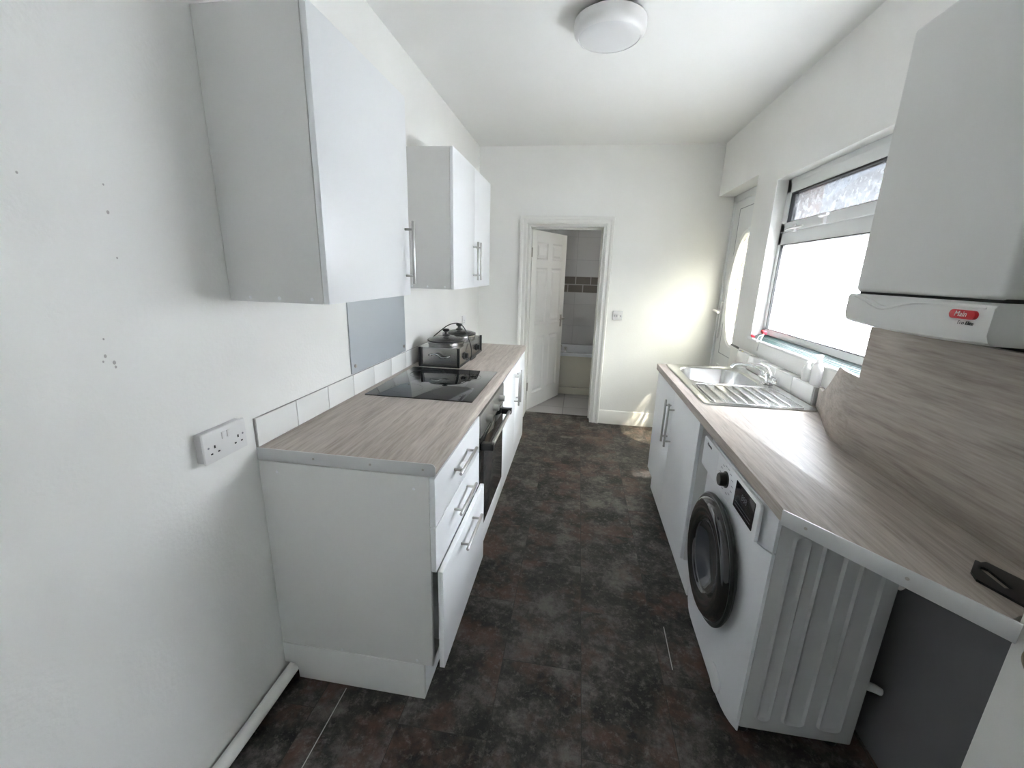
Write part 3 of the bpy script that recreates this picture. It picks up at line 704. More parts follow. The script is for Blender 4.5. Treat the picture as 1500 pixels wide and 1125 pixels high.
pk = thing('plinth', 'white kickboard plinth under the sink cabinet', 'plinth', (0.61, 2.4, 0))
b = B(); bx(b, 0.606, 0.622, KY0-0.06, KY1-0.004, 0.0, 0.148, 0.001); obj('front_board', b, M['cab'], pk)

# worktop with diagonal cut end
wr = thing('worktop', 'grey oak laminate worktop with angled end, over the washing machine', 'worktop', (0.85, 2.0, 0.872))
A, C, D = (0.554, 1.053), (0.792, 0.742), (0.815, 0.758)
out = [(0.554, 2.905), A, C, D, (0.99, 0.758), (0.99, 1.60), (XR-0.003, 1.95), (XR-0.003, 2.905)]
sink_hole = [(0.655, 2.40), (0.655, 2.84), (1.045, 2.84), (1.045, 2.40)]
b = B()
# built around the sink cut-out
prism(b, [(0.554, 1.053), (0.792, 0.742), (0.815, 0.758), (0.955, 0.758), (0.985, 1.65), (1.10, 1.98), (XR-0.003, 2.05), (XR-0.003, 2.40), (0.554, 2.40)][::-1], lambda u, v, d: (u, v, d), 0.872, 0.91, 0.0015)
bx(b, 0.554, 0.655, 2.399, 2.905, 0.872, 0.91, 0.0015); bx(b, 1.045, XR-0.003, 2.399, 2.905, 0.872, 0.91, 0.0015); bx(b, 0.654, 1.046, 2.84, 2.905, 0.872, 0.91, 0.0015)
obj('slab', b, M['wood'], wr)
b = B(); dv = Vector((C[0]-A[0], C[1]-A[1])).normalized(); nv = Vector((dv.y, -dv.x))
if nv.y > 0: nv = -nv
q0 = Vector(A) - dv*0.003; q1 = Vector(C) + dv*0.012
prism(b, [tuple(q0), tuple(q1), tuple(q1 + nv*0.004), tuple(q0 + nv*0.004)], lambda u, v, d: (u, v, d), 0.8705, 0.9115, 0.0004)
et = obj('end_trim', b, M['edge'], wr, label='pale strip capping the angled cut end')
for s in (0.055, 0.25):
    p = Vector(A) + dv*s + nv*0.004
    b = B(); lathe(b, [(0, 0.0012), (0.0035, 0.001), (0.004, 0)], frame_mx((p.x, p.y, 0.892), (dv.x, dv.y, 0), (0, 0, 1), (nv.x, nv.y, 0)), 12); obj('screw', b, M['nickel'], et)

# grey boxing under the worktop
b = B(); bx(b, 1.03, XR, 0.30, 1.86, 0.0, 0.870)
struct('trim_2', b, M['greyboard'], 'dark grey board closing the space under the right worktop', 'panel', sm=False)

# wood splash panel: straight run then a bend back to the window wall
spn = thing('splashback_panel', 'grey oak laminate panel standing behind the right worktop below the boiler', 'splashback', (0.95, 1.2, 0.911))
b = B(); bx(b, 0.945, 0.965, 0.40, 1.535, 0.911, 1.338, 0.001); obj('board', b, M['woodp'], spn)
b = B(); t = B()
ctrl = smooth_path([(0.946, 1.535, 0), (0.965, 1.65, 0), (1.015, 1.79, 0), (1.065, 1.91, 0), (1.105, 2.02, 0), (1.130, 2.085, 0)], 5)
tops = [1.168 - 0.165*min(1, max(0, (p.y-1.73)/0.26))**0.8 for p in ctrl]
R_ = []
for i, p in enumerate(ctrl):
    d = (ctrl[min(i+1, len(ctrl)-1)] - ctrl[max(i-1, 0)]).normalized(); n = Vector((d.y, -d.x, 0))
    q = p + n*0.014
    R_.append([t.verts.new((p.x, p.y, 0.911)), t.verts.new((p.x, p.y, tops[i])), t.verts.new((q.x, q.y, tops[i])), t.verts.new((q.x, q.y, 0.911))])
for a, c in zip(R_, R_[1:]):
    for k in range(4): t.faces.new((a[k], a[(k+1) % 4], c[(k+1) % 4], c[k]))
t.faces.new(R_[0]); t.faces.new(R_[-1][::-1]); bmesh.ops.recalc_face_normals(t, faces=t.faces[:]); merge(b, t)
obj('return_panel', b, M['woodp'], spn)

# tiled ledge under the window
b = B(); bx(b, XR-0.042, XR, 2.09, 3.10, 0.911, 0.996)
tr_ = tag(obj('tile_upstand', b, M['grout'], sm=False), 'low tiled ledge below the window behind the sink', 'tiles')
b = B()
y = 2.10
while y < 3.09:
    y1 = min(y+0.198, 3.099); bx(b, XR-0.046, XR-0.042, y+0.001, y1-0.001, 0.913, 0.9955, 0.001); bx(b, XR-0.046, XR-0.0005, y+0.001, y1-0.001, 0.996, 1.001, 0.001); y += 0.2
obj('tiles', b, M['tile'], tr_)

# sink
sn = thing('sink', 'stainless steel sink with ribbed drainer set into the right worktop', 'sink', (0.86, 2.45, 0.905))
SKX0, SKX1, SKY0, SKY1 = 0.606, 1.098, 1.975, 2.885
b = B(); t = B()
zt = 0.9155
outer = rrect(SKX0, SKX1, SKY0, SKY1, 0.03, 6)
bowl = rrect(0.668, 1.030, 2.415, 2.83, 0.10, 6)
V = [[t.verts.new((u, v, z)) for u, v in P] for P, z in ((outer, 0.9105), (rrect(SKX0+0.003, SKX1-0.003, SKY0+0.003, SKY1-0.003, 0.028, 6), zt+0.002), (rrect(SKX0+0.012, SKX1-0.012, SKY0+0.012, SKY1-0.012, 0.025, 6), zt))]
for A_, C_ in zip(V, V[1:]):
    for k in range(len(A_)): t.faces.new((A_[k], A_[(k+1) % len(A_)], C_[(k+1) % len(A_)], C_[k]))
# deck between rim and bowl: join loops by angle-ordered fan (same point count)
inn = [t.verts.new((u, v, zt)) for u, v in rrect(0.655, 1.043, 2.40, 2.843, 0.11, 6)]
for k in range(len(inn)): t.faces.new((V[2][k], V[2][(k+1) % len(inn)], inn[(k+1) % len(inn)], inn[k]))
W_ = [[t.verts.new((u, v, z)) for u, v in P] for P, z in ((bowl, zt-0.008), (rrect(0.682, 1.016, 2.43, 2.815, 0.09, 6), zt-0.10), (rrect(0.70, 0.998, 2.448, 2.797, 0.08, 6), zt-0.148), (rrect(0.74, 0.958, 2.49, 2.757, 0.06, 6), zt-0.155))]
prev = inn
for R2 in W_:
    for k in range(len(prev)): t.faces.new((prev[k], prev[(k+1) % len(prev)], R2[(k+1) % len(prev)], R2[k]))
    prev = R2
t.faces.new(prev); bmesh.ops.recalc_face_normals(t, faces=t.faces[:]); merge(b, t)
deck = obj('basin', b, M['sink'], sn)
b = B()
for k in range(8):
    x = 0.665 + k*0.047
    tube(b, [(x, 2.02, zt+0.0005), (x, 2.03, zt+0.002), (x, 2.33, zt+0.002), (x, 2.36 - 0.0, zt+0.0005)], [0.002, 0.005, 0.005, 0.002], 10)
obj('drainer_ribs', b, M['sink'], sn)
b = B(); ring_prism(b, rrect(0.645, 1.055, 2.005, 2.375, 0.03, 5), rrect(0.650, 1.050, 2.010, 2.370, 0.028, 5), lambda u, v, d: (u, v, d), zt, zt+0.002); obj('drainer_edge', b, M['sink'], sn)
b = B(); lathe(b, [(0.045, 0.001), (0.042, 0.005), (0.03, 0.003), (0.012, 0.001), (0, 0.001)], UP((0.85, 2.62, zt-0.156)), 28); obj('waste', b, M['chrome'], sn)

# mixer tap
mt = thing('mixer_tap', 'chrome mixer tap with levers behind the sink bowl', 'tap', (1.072, 2.46, 0.9155))
b = B(); tx, ty = 1.069, 2.46
lathe(b, [(0.026, 0), (0.026, 0.008), (0.019, 0.014), (0.019, 0.055), (0.021, 0.058), (0.012, 0.07), (0, 0.071)], UP((tx, ty, 0.9178)), 24)
tube(b, [(tx, ty-0.085, 0.945), (tx, ty+0.085, 0.945)], 0.014, 16)
obj('tap_body', b, M['chrome'], mt)
b = B(); tube(b, smooth_path([(tx, ty, 0.975), (tx-0.01, ty+0.02, 1.0), (tx-0.05, ty+0.06, 1.008), (tx-0.13, ty+0.13, 0.998), (tx-0.15, ty+0.148, 0.975)], 8), 0.010, 14); obj('spout', b, M['chrome'], mt)
for s in (-1, 1):
    b = B(); y = ty + s*0.085
    lathe(b, [(0.018, 0), (0.019, 0.025), (0.015, 0.034), (0, 0.035)], UP((tx, y, 0.94)), 18)
    tube(b, [(tx, y, 0.968), (tx-0.03, y+s*0.03, 0.984), (tx-0.042, y+s*0.04, 0.990)], [0.006, 0.005, 0.0035], 10)
    obj('lever', b, M['chrome'], mt)

# washing machine
wm = thing('washing_machine', 'white front loading washing machine under the right worktop', 'washing machine', (0.78, 1.49, 0.0))
WY_0, WY_1 = 1.18, 1.80; WXF, WXB = 0.580, 0.962; WTOP = 0.842
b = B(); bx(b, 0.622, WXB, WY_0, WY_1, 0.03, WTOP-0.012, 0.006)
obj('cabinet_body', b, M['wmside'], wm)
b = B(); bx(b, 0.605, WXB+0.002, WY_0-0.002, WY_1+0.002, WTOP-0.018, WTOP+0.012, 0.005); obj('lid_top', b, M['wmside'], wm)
# pressed ribs: raised rounded borders in the near side sheet
for (x0, x1) in ((0.660, 0.712), (0.742, 0.815), (0.848, 0.922)):
    b = B(); f = lambda u, v, d: (u, d, v)
    o1 = rrect(x0, x1, 0.075, 0.770, 0.018, 5); o2 = rrect(x0+0.006, x1-0.006, 0.081, 0.764, 0.015, 5); o3 = rrect(x0+0.014, x1-0.014, 0.089, 0.756, 0.010, 5)
    t = B(); VV = [[t.verts.new((u, y, v)) for u, v in P] for P, y in ((o1, WY_0), (o2, WY_0-0.008), (o3, WY_0-0.002))]
    for A_, C_ in zip(VV, VV[1:]):
        for k in range(len(A_)): t.faces.new((A_[k], A_[(k+1) % len(A_)], C_[(k+1) % len(A_)], C_[k]))
    t.faces.new(VV[-1]); bmesh.ops.recalc_face_normals(t, faces=t.faces[:]); merge(b, t)
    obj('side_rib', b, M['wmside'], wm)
# front panel, softly bowed in plan, with a hole for the door left solid behind it
def bow(y): return WXF + 0.032*(abs((y-1.49)/0.31)**6)
ys = [WY_0 + 0.62*k/24 for k in range(25)]
def front(b, z0, z1, dx=0.0, ya=None, yb=None, back=0.6215):
    Y = [y for y in ys if (ya is None or y >= ya-1e-6) and (yb is None or y <= yb+1e-6)]
    pts = [(back, Y[0])] + [(bow(y)+dx, y) for y in Y] + [(back, Y[-1])]
    prism(b, pts, lambda u, v, d: (u, v, d), z0, z1, 0.002)
b = B(); front(b, 0.045, 0.694); fp = obj('front_panel', b, M['wmwhite'], wm)
b = B(); front(b, 0.699, 0.838); cp = obj('control_panel', b, M['wmwhite'], wm)
def fplate(b, y0, y1, z0, z1, d, r, x):
    prism(b, rrect(y0, y1, z0, z1, r, 4), lambda u, v, q: (q, u, v), x-d, x+0.003, 0.0008)
b = B(); fplate(b, 1.215, 1.79, 0.704, 0.832, 0.007, 0.012, WXF+0.0); obj('fascia', b, M['wmwhite'], wm)
b = B(); fplate(b, 1.245, 1.405, 0.724, 0.818, 0.0085, 0.003, WXF); dsp = obj('display', b, M['display'], wm, label='dark rectangular display panel')
for z in (0.738, 0.75):
    for k in range(5):
        b_y = 1.385 - k*0.028
    b = B(); bx(b, WXF-0.0091, WXF-0.0086, 1.26, 1.39, z, z+0.0018); obj('display_print', b, M['faint'], dsp)
text_obj('display_digits', '888', 0.030, face_left((WXF-0.0088, 1.325, 0.785)), M['faint'], dsp, 0.0002)
b = B(); lathe(b, [(0.030, 0), (0.030, 0.003), (0.025, 0.004), (0.024, 0.022), (0.021, 0.026), (0.0, 0.0265)], face_left((WXF-0.007, 1.50, 0.770)), 32); obj('programme_dial', b, M['black'], wm)
for k in range(14):
    a = math.radians(20 + 320*k/13); y = 1.50 + 0.050*math.sin(a)*1.25; z = 0.770 - 0.047*math.cos(a)
    b = B(); bx(b, WXF-0.0078, WXF-0.0068, y-0.008, y+0.008, z-0.0009, z+0.0009); obj('dial_mark', b, M['print_'], wm)
text_obj('logo', 'Hisense', 0.018, face_left((WXF-0.0082, 1.715, 0.812)), M['ink'], wm, 0.0004)
b = B(); fplate(b, 1.605, 1.782, 0.709, 0.827, 0.0078, 0.008, WXF); obj('detergent_drawer', b, M['wmwhite'], wm)
# round door
DC = (WXF+0.004, 1.48, 0.460)
b = B(); lathe(b, [(0.190, 0.0), (0.205, 0.006), (0.226, 0.016), (0.237, 0.027), (0.238, 0.033), (0.232, 0.038), (0.222, 0.036), (0.212, 0.030), (0.1, 0.0)], face_left(DC), 72); dr = obj('door', b, M['black'], wm, label='black round door ring')
b = B(); lathe(b, [(0.222, 0.034), (0.218, 0.046), (0.206, 0.056), (0.185, 0.060), (0.150, 0.052), (0.135, 0.044), (0.12, 0.02)], face_left(DC), 72); obj('door_bezel', b, M['blackglass'], dr)
b = B(); lathe(b, [(0.136, 0.044), (0.125, 0.040), (0.105, 0.022), (0.07, 0.008), (0.0, 0.004)], face_left(DC), 64); obj('door_glass', b, mat('door_bowl_glass', (0.05, 0.052, 0.06), 0.06, coat=0.6), dr)
b = B(); lathe(b, [(0.128, 0.043), (0.131, 0.0475), (0.134, 0.043)], face_left(DC), 64); obj('door_trim', b, mat('smoked_trim', (0.16, 0.16, 0.17), 0.2, 0.6), dr)
# filter flap, kick plate and feet
b = B(); prism(b, ellipse(1.315, 0.075, 0.052, 0.045, 36), lambda u, v, d: (d, u, v), WXF-0.004, WXF+0.004, 0.002); obj('filter_flap', b, M['wmwhite'], wm)
b = B(); front(b, 0.012, 0.043, 0.006); obj('kick_plate', b, M['wmwhite'], wm)
for x in (0.645, 0.92):
    for y in (1.215, 1.765):
        b = B(); lathe(b, [(0.0, 0.0), (0.022, 0.0), (0.022, 0.012), (0.008, 0.016), (0.008, 0.032)], UP((x, y, 0.0)), 16); obj('foot', b, M['black'], wm)
for (z, l) in ((0.640, 0.016), (0.262, 0.045)):
    b = B(); tube(b, [(WXB-0.005, 1.20, z), (WXB+l*0.6, 1.195, z-0.006), (WXB+l, 1.19, z-0.012)], [0.014, 0.013, 0.011], 12); obj('hose_clip', b, M['plastic'], wm)

# boiler
bo = thing('boiler', 'white wall hung boiler at the right edge of the photo', 'boiler', (0.98, 1.18, 1.36))
BYa, BYb, BXf, BZ0, BZm, BZ1 = 0.955, 1.408, 0.800, 1.357, 1.446, 2.10
b = B(); bx(b, BXf, 0.99, BYa, BYb, BZm+0.004, BZ1, 0.012, 4); obj('casing', b, M['boiler'], bo)
b = B(); bx(b, 0.988, XR-0.001, BYa+0.004, BYb-0.004, BZ0+0.02, BZ1-0.004, 0.003); obj('back_body', b, M['boiler'], bo)
# lower cover with a wavy top lip and a curved underside
b = B(); t = B(); N = 28; loops = []
for k in range(N+1):
    s = k/N; y = BYb + 0.004 + (BYa - BYb - 0.008)*s
    wave = 0.0 if s < 0.04 else -0.028*math.exp(-((s-0.34)/0.17)**2)
    top = BZm - 0.003 + wave*0.9 - 0.004*s
    bot = BZ0 + 0.014 - 0.016*math.sin(math.pi*min(1, 0.12+s*0.55)) + 0.004*s
    xf = BXf - 0.006 - 0.014*math.sin(math.pi*min(1, 0.1+0.8*s))
    loops.append([t.verts.new((0.96, y, BZm-0.002)), t.verts.new((xf+0.022, y, BZm-0.002)), t.verts.new((xf+0.016, y, top+0.001)), t.verts.new((xf+0.004, y, top)), t.verts.new((xf, y, top-0.006)),
                  t.verts.new((xf, y, bot+0.020)), t.verts.new((xf+0.006, y, bot+0.006)), t.verts.new((xf+0.016, y, bot)), t.verts.new((0.96, y, bot-0.004))])
for a, c in zip(loops, loops[1:]):
    for q in range(9): t.faces.new((a[q], a[(q+1) % 9], c[(q+1) % 9], c[q]))
t.faces.new(loops[0]); t.faces.new(loops[-1][::-1]); bmesh.ops.recalc_face_normals(t, faces=t.faces[:]); merge(b, t)
b2_ = B(); bx(b2_, BXf+0.012, 0.985, BYa+0.006, BYb-0.006, BZm-0.02, BZm+0.012); obj('shadow_gap', b2_, M['dark'], bo)  # dark filler, shade of the joint put into its colour
b2_ = B(); bx(b2_, 0.972, XR-0.002, BYa+0.01, BYb-0.01, BZ0-0.04, BZ0+0.022); obj('underside', b2_, M['dark'], bo, label='dark block painted as the shade under the boiler')  # dark block, shade below the boiler put into its colour
lc = obj('lower_cover', b, M['boiler'], bo)
b = B(); pth = []
for k in range(2, N):
    s_ = k/N; y = BYb + 0.004 + (BYa - BYb - 0.008)*s_
    pth.append((BXf - 0.0055 - 0.014*math.sin(math.pi*min(1, 0.1+0.8*s_)), y, BZm - 0.009 - 0.0252*math.exp(-((s_-0.34)/0.17)**2) - 0.004*s_))
tube(b, pth, 0.0022, 8); obj('cover_lip', b, M['boiler'], lc)  # thin bead added along the wave to shape the lip's highlight
XB_ = BXf - 0.0155
b = B(); prism(b, rrect(0.978, 1.040, 1.409, 1.427, 0.0088, 6), lambda u, v, d: (d, u, v), XB_-0.0035, XB_+0.006, 0.0006); bd = obj('badge', b, M['red'], bo, label='red oval badge')
text_obj('badge_lettering', 'Main', 0.0155, face_left((XB_-0.0037, 1.012, 1.4185)), M['plastic'], bd, 0.0002, 0.25)
text_obj('model_lettering', 'Eco Elite', 0.0105, face_left((0.7858, 1.001, 1.401)), M['ink'], bo, 0.0006, 0.2)

# lagged pipe casing beside the boiler
b = B(); prism(b, [(0.30, 1.372), (0.925, 1.372), (0.935, 1.380), (0.935, 1.410), (0.928, 1.420), (0.915, 1.424), (0.30, 1.424)], lambda u, v, d: (d, u, v), 0.93, 1.14, 0.002)
tag(obj('pipe_casing', b, M['woodp']), 'grey brown boxed casing at the right edge beside the underside of the boiler', 'pipe casing')

# black steel bracket lying on the worktop
b = B()
e0, e1 = (0.905, 0.856), (0.838, 0.779)
dx_, dy_ = 0.012, -0.026
outl = [(e1[0]+dx_*0.4, e1[1]-0.012), (e0[0]+dx_, e0[1]+dy_), (0.882, 0.908), (0.869, 0.904), (0.864, 0.911), (0.823, 0.868), (0.8125, 0.842), (0.822, 0.818)]
slot = [(0.8445, 0.823), (0.859, 0.822), (0.8635, 0.880), (0.860, 0.885), (0.855, 0.8865), (0.851, 0.885), (0.8488, 0.882), (0.848, 0.876)]
ring_prism(b, outl, slot, lambda u, v, d: (u, v, d), 0.9115, 0.9165)
tag(obj('steel_bracket', b, M['black']), 'flat black slotted bracket lying on the angled end of the worktop', 'bracket')

# ------------------------------------------------------------------ window
w1 = struct_root('window_1', 'white window with opening top light above the sink', 'window', (1.25, 2.3, WZ0))
FX0, FX1 = 1.222, 1.285
b = B()
bx(b, FX0, FX1, WY1-0.045, WY1, 1.135, WZ1, 0.004); bx(b, FX0, FX1, WY0, WY0+0.045, 1.135, WZ1, 0.004)
bx(b, FX0, FX1, WY0, WY1, WZ1-0.04, WZ1, 0.004); bx(b, FX0, FX1, WY0, WY1, 1.128, 1.168, 0.004); bx(b, FX0, FX1, WY0, WY1, 1.685, 1.765, 0.004)
obj('window_frame', b, M['upvc'], w1)
b = B(); SA, SB, SC_, SD = WY0+0.03, WY1-0.03, 1.757, 2.035
bx(b, FX0-0.012, FX0+0.04, SA, SA+0.06, SC_, SD, 0.005); bx(b, FX0-0.012, FX0+0.04, SB-0.06, SB, SC_, SD, 0.005); bx(b, FX0-0.012, FX0+0.04, SA, SB, SC_, SC_+0.055, 0.005); bx(b, FX0-0.012, FX0+0.04, SA, SB, SD-0.055, SD, 0.005)
sa = obj('sash', b, M['upvc'], w1)
b = B(); ring_prism(b, [(SA+0.058, SC_+0.053), (SB-0.058, SC_+0.053), (SB-0.058, SD-0.053), (SA+0.058, SD-0.053)], [(SA+0.066, SC_+0.058), (SB-0.068, SC_+0.058), (SB-0.068, SD-0.063), (SA+0.066, SD-0.063)], lambda u, v, d: (d, u, v), FX0-0.006, FX0+0.035); obj('gasket', b, M['black'], sa)
b = B(); ring_prism(b, [(WY0+0.043, 1.166), (WY1-0.043, 1.166), (WY1-0.043, 1.687), (WY0+0.043, 1.687)], [(WY0+0.05, 1.171), (WY1-0.056, 1.171), (WY1-0.056, 1.682), (WY0+0.05, 1.682)], lambda u, v, d: (d, u, v), FX0-0.001, FX0+0.035); obj('gasket', b, M['black'], w1)
b = B(); bx(b, FX0+0.012, FX0+0.03, SA+0.05, SB-0.05, SC_+0.045, SD-0.045); obj('pane', b, M['fclear'], sa, sm=False)
b = B(); bx(b, FX0+0.012, FX0+0.03, WY0+0.04, WY1-0.04, 1.160, 1.69); obj('pane', b, M['frost'], w1, sm=False)
b = B(); hy = 2.50
bx(b, FX0-0.026, FX0-0.010, hy-0.014, hy+0.014, 1.758, 1.806, 0.003); tube(b, smooth_path([(FX0-0.026, hy, 1.796), (FX0-0.045, hy-0.01, 1.797), (FX0-0.048, hy-0.05, 1.797), (FX0-0.046, hy-0.085, 1.796)], 6), 0.008, 12)
obj('window_handle', b, M['plastic'], sa, label='white window catch')
b = B(); tube(b, [(FX0-0.012, 2.93, 1.768), (FX0-0.022, 2.90, 1.770), (FX0-0.022, 2.70, 1.770)], 0.006, 10); bx(b, FX0-0.024, FX0-0.008, 2.79, 2.82, 1.748, 1.79, 0.003); obj('window_stay', b, M['plastic'], w1, label='white casement stay')
b = B(); prism(b, [(XR-0.004, WZ0+0.001), (FX0+0.02, WZ0+0.001), (FX0+0.02, 1.131), (FX0-0.001, 1.131), (XR-0.004, 1.101)], lambda u, v, d: (u, d, v), WY0+0.002, WY1-0.002); sl = obj('window_sill', b, M['mosaic'], w1, label='sloping teal mosaic tiled sill', sm=False)
b = B(); tube(b, [(XR-0.004, WY0+0.01, 1.094), (XR-0.004, WY1+0.03, 1.094)], 0.009, 12); obj('sill_edge_trim', b, M['plastic'], w1, label='white trim along the sill edge')

# ------------------------------------------------------------------ back door
d2 = struct_root('door_2', 'white back door with an oval decorative glass panel', 'door', (1.33, 3.78, 0))
DXF = 1.300
b = B()
bx(b, 1.285, 1.355, RY0, RY0+0.03, 0, RZ, 0.004); bx(b, 1.285, 1.355, YF-0.03, YF, 0, RZ, 0.004); bx(b, 1.285, 1.355, RY0, YF, RZ-0.055, RZ, 0.004); bx(b, 1.285, 1.42, RY0, YF, 0, 0.03, 0.004)
obj('door_frame', b, M['upvc'], d2)
# slab with an oval opening
b = B(); t = B(); LY0, LY1, LZ0, LZ1 = RY0+0.032, YF-0.032, 0.035, RZ-0.058
oc, ocz, orx, orz = (LY0+LY1)/2, 1.385, 0.262, 0.455
N = 64
def rect_pt(a):
    c, s = math.cos(a), math.sin(a); hw_, hh0, hh1 = (LY1-LY0)/2, LZ1-ocz, ocz-LZ0
    k = min(hw_/abs(c) if abs(c) > 1e-9 else 1e9, (hh0 if s > 0 else hh1)/abs(s) if abs(s) > 1e-9 else 1e9)
    return (oc + c*k, ocz + s*k)
angs = sorted([2*math.pi*k/N for k in range(N)] + [math.atan2(z-ocz, y-oc) % (2*math.pi) for y in (LY0, LY1) for z in (LZ0, LZ1)])
rp = [rect_pt(a) for a in angs]; ep = [(oc + orx*math.cos(a), ocz + orz*math.sin(a)) for a in angs]
ring_prism(b, rp, ep, lambda u, v, d: (d, u, v), DXF, DXF+0.045)
dl = obj('door_leaf', b, M['upvc'], d2)
def ov_(r): return [(oc + (orx+r)*math.cos(a), ocz + (orz+r)*math.sin(a)) for a in angs]
b = B(); t = B()
rows = [(ov_(0.035), DXF), (ov_(0.030), DXF-0.012), (ov_(0.018), DXF-0.015), (ov_(0.010), DXF-0.007), (ov_(0.0), DXF-0.010), (ov_(-0.008), DXF-0.004), (ov_(-0.010), DXF+0.02)]
VV = [[t.verts.new((x, u, v)) for u, v in P] for P, x in rows]
for A_, C_ in zip(VV, VV[1:]):
    for k in range(len(A_)): t.faces.new((A_[k], A_[(k+1) % len(A_)], C_[(k+1) % len(A_)], C_[k]))
bmesh.ops.recalc_face_normals(t, faces=t.faces[:]); merge(b, t); obj('oval_moulding', b, M['upvc'], dl)
b = B(); prism(b, ov_(0.004), lambda u, v, d: (d, u, v), DXF+0.016, DXF+0.026); obj('oval_glass', b, M['oval'], dl, label='oval patterned glass panel', sm=False)
b = B()
def lead(pts): tube(b, [(DXF+0.014, oc+u, ocz+v) for u, v in pts], 0.0022, 6)
lead(ellipse(0, 0, 0.13, 0.26, 40) + [(0.13, 0)]); lead([(0, 0.44), (0.07, 0.30), (0, 0.16), (-0.07, 0.30), (0, 0.44)]); lead([(0, -0.44), (0.07, -0.30), (0, -0.16), (-0.07, -0.30), (0, -0.44)])
for s in (-1, 1):
    lead([tuple(p[:2]) for p in smooth_path([(s*0.13, 0.0, 0), (s*0.19, 0.12, 0), (s*0.17, 0.25, 0), (s*0.10, 0.33, 0)], 6)]); lead([tuple(p[:2]) for p in smooth_path([(s*0.13, 0.0, 0), (s*0.19, -0.12, 0), (s*0.17, -0.25, 0), (s*0.10, -0.33, 0)], 6)]); lead([(s*0.13, 0), (s*0.255, 0)])
lead([(0, 0.16), (0.05, 0), (0, -0.16), (-0.05, 0), (0, 0.16)])
obj('glass_leading', b, M['nickel'], dl)
# raised panel groove
b = B(); ring_prism(b, rrect(LY0+0.10, LY1-0.125, 0.82, 2.046, 0.004, 2), rrect(LY0+0.105, LY1-0.130, 0.825, 2.041, 0.004, 2), lambda u, v, d: (d, u, v), DXF-0.002, DXF+0.002); obj('panel_groove', b, M['print_'], dl)
b = B(); ring_prism(b, rrect(LY0+0.10, LY1-0.125, 0.15, 0.72, 0.004, 2), rrect(LY0+0.115, LY1-0.14, 0.165, 0.705, 0.004, 2), lambda u, v, d: (d, u, v), DXF-0.006, DXF+0.002); obj('panel_moulding', b, M['upvc'], dl)
b = B(); hy = LY1-0.045
prism(b, rrect(hy-0.016, hy+0.016, 0.94, 1.27, 0.012, 5), lambda u, v, d: (d, u, v), DXF-0.012, DXF, 0.003)
tube(b, smooth_path([(DXF-0.01, hy, 1.19), (DXF-0.065, hy, 1.19), (DXF-0.075, hy-0.02, 1.192), (DXF-0.075, hy-0.07, 1.192), (DXF-0.07, hy-0.13, 1.185)], 6), 0.010, 14)
lathe(b, [(0.010, 0), (0.010, 0.006), (0, 0.006)], face_left((DXF-0.012, hy, 1.02)), 16)
obj('door_handle', b, M['plastic'], dl, label='white lever handle on long plate')

# ------------------------------------------------------------------ near door leaf at the right edge
d3 = struct_root('door_3', 'white door leaf at the right edge with a brass knob', 'door', (0.825, 0.36, 0))
b = B(); bx(b, 0.808, 0.845, -0.03, 0.748, 0.008, 1.99, 0.003); dlf = obj('door_leaf', b, M['gloss'], d3)
b = B(); lathe(b, [(0.024, 0), (0.024, 0.004), (0.010, 0.007), (0.010, 0.022), (0.020, 0.03), (0.026, 0.04), (0.024, 0.05), (0.012, 0.056), (0, 0.057)], face_left((0.808, 0.658, 0.893)), 28); obj('door_knob', b, M['brass'], d3, label='aged brass round knob')

# ------------------------------------------------------------------ small things by the sink
sb = thing('spray_bottle', 'clear plastic bottle with white cap at near end of the tiled ledge', 'bottle', (1.122, 2.125, 1.001))
b = B(); lathe(b, [(0, 0), (0.022, 0), (0.025, 0.004), (0.025, 0.075), (0.018, 0.098), (0.009, 0.106), (0.009, 0.112), (0, 0.112)], UP((1.128, 2.125, 1.0015)), 24, 0.8, 1.4); obj('bottle_body', b, M['bottle'], sb)
b = B(); lathe(b, [(0.011, 0.108), (0.012, 0.125), (0.006, 0.128), (0, 0.135)], UP((1.128, 2.125, 1.0015)), 16); bx(b, 1.108, 1.14, 2.118, 2.132, 1.130, 1.146, 0.003); obj('cap', b, M['plastic'], sb)
b2 = thing('washing_up_bottle', 'translucent white bottle on the ledge, further from camera than the spray bottle', 'bottle', (1.122, 2.215, 1.001))
b = B(); lathe(b, [(0, 0), (0.02, 0), (0.022, 0.004), (0.022, 0.06), (0.012, 0.078), (0.008, 0.082), (0, 0.082)], UP((1.13, 2.215, 1.0015)), 24, 0.8, 1.3); obj('bottle_body', b, M['bottle'], b2)
b = B(); lathe(b, [(0.009, 0.08), (0.010, 0.092), (0.004, 0.098), (0, 0.105)], UP((1.13, 2.215, 1.0015)), 16); obj('cap', b, M['plastic'], b2)
def peg(name, label, y, x, z, s):
    r = thing(name, label, 'clip', (x, y, z))
    b = B(); bx(b, x-0.012*s, x+0.012*s, y-0.022*s, y+0.004*s, z, z+0.020*s, 0.004*s); bx(b, x-0.010*s, x+0.010*s, y-0.002*s, y+0.026*s, z+0.004*s, z+0.024*s, 0.004*s); obj('clip_body', b, M['redp'], r)
    return r
pg = peg('plastic_clip', 'red plastic clip with a white loop at the far end of the mosaic sill', 2.885, 1.175, 1.141, 1.0)
b = B(); tube(b, smooth_path([(1.166, 2.86, 1.143), (1.150, 2.84, 1.120), (1.142, 2.85, 1.07), (1.142, 2.855, 1.04)], 6), 0.0035, 8); tube(b, smooth_path([(1.166, 2.86, 1.143), (1.150, 2.885, 1.125), (1.142, 2.88, 1.09)], 6), 0.0035, 8); obj('loop', b, M['plastic'], pg)
peg('plastic_clip', 'smaller dark red plastic clip beside the window reveal, at the corner of the sill edge', 3.0, 1.158, 1.104, 0.7)
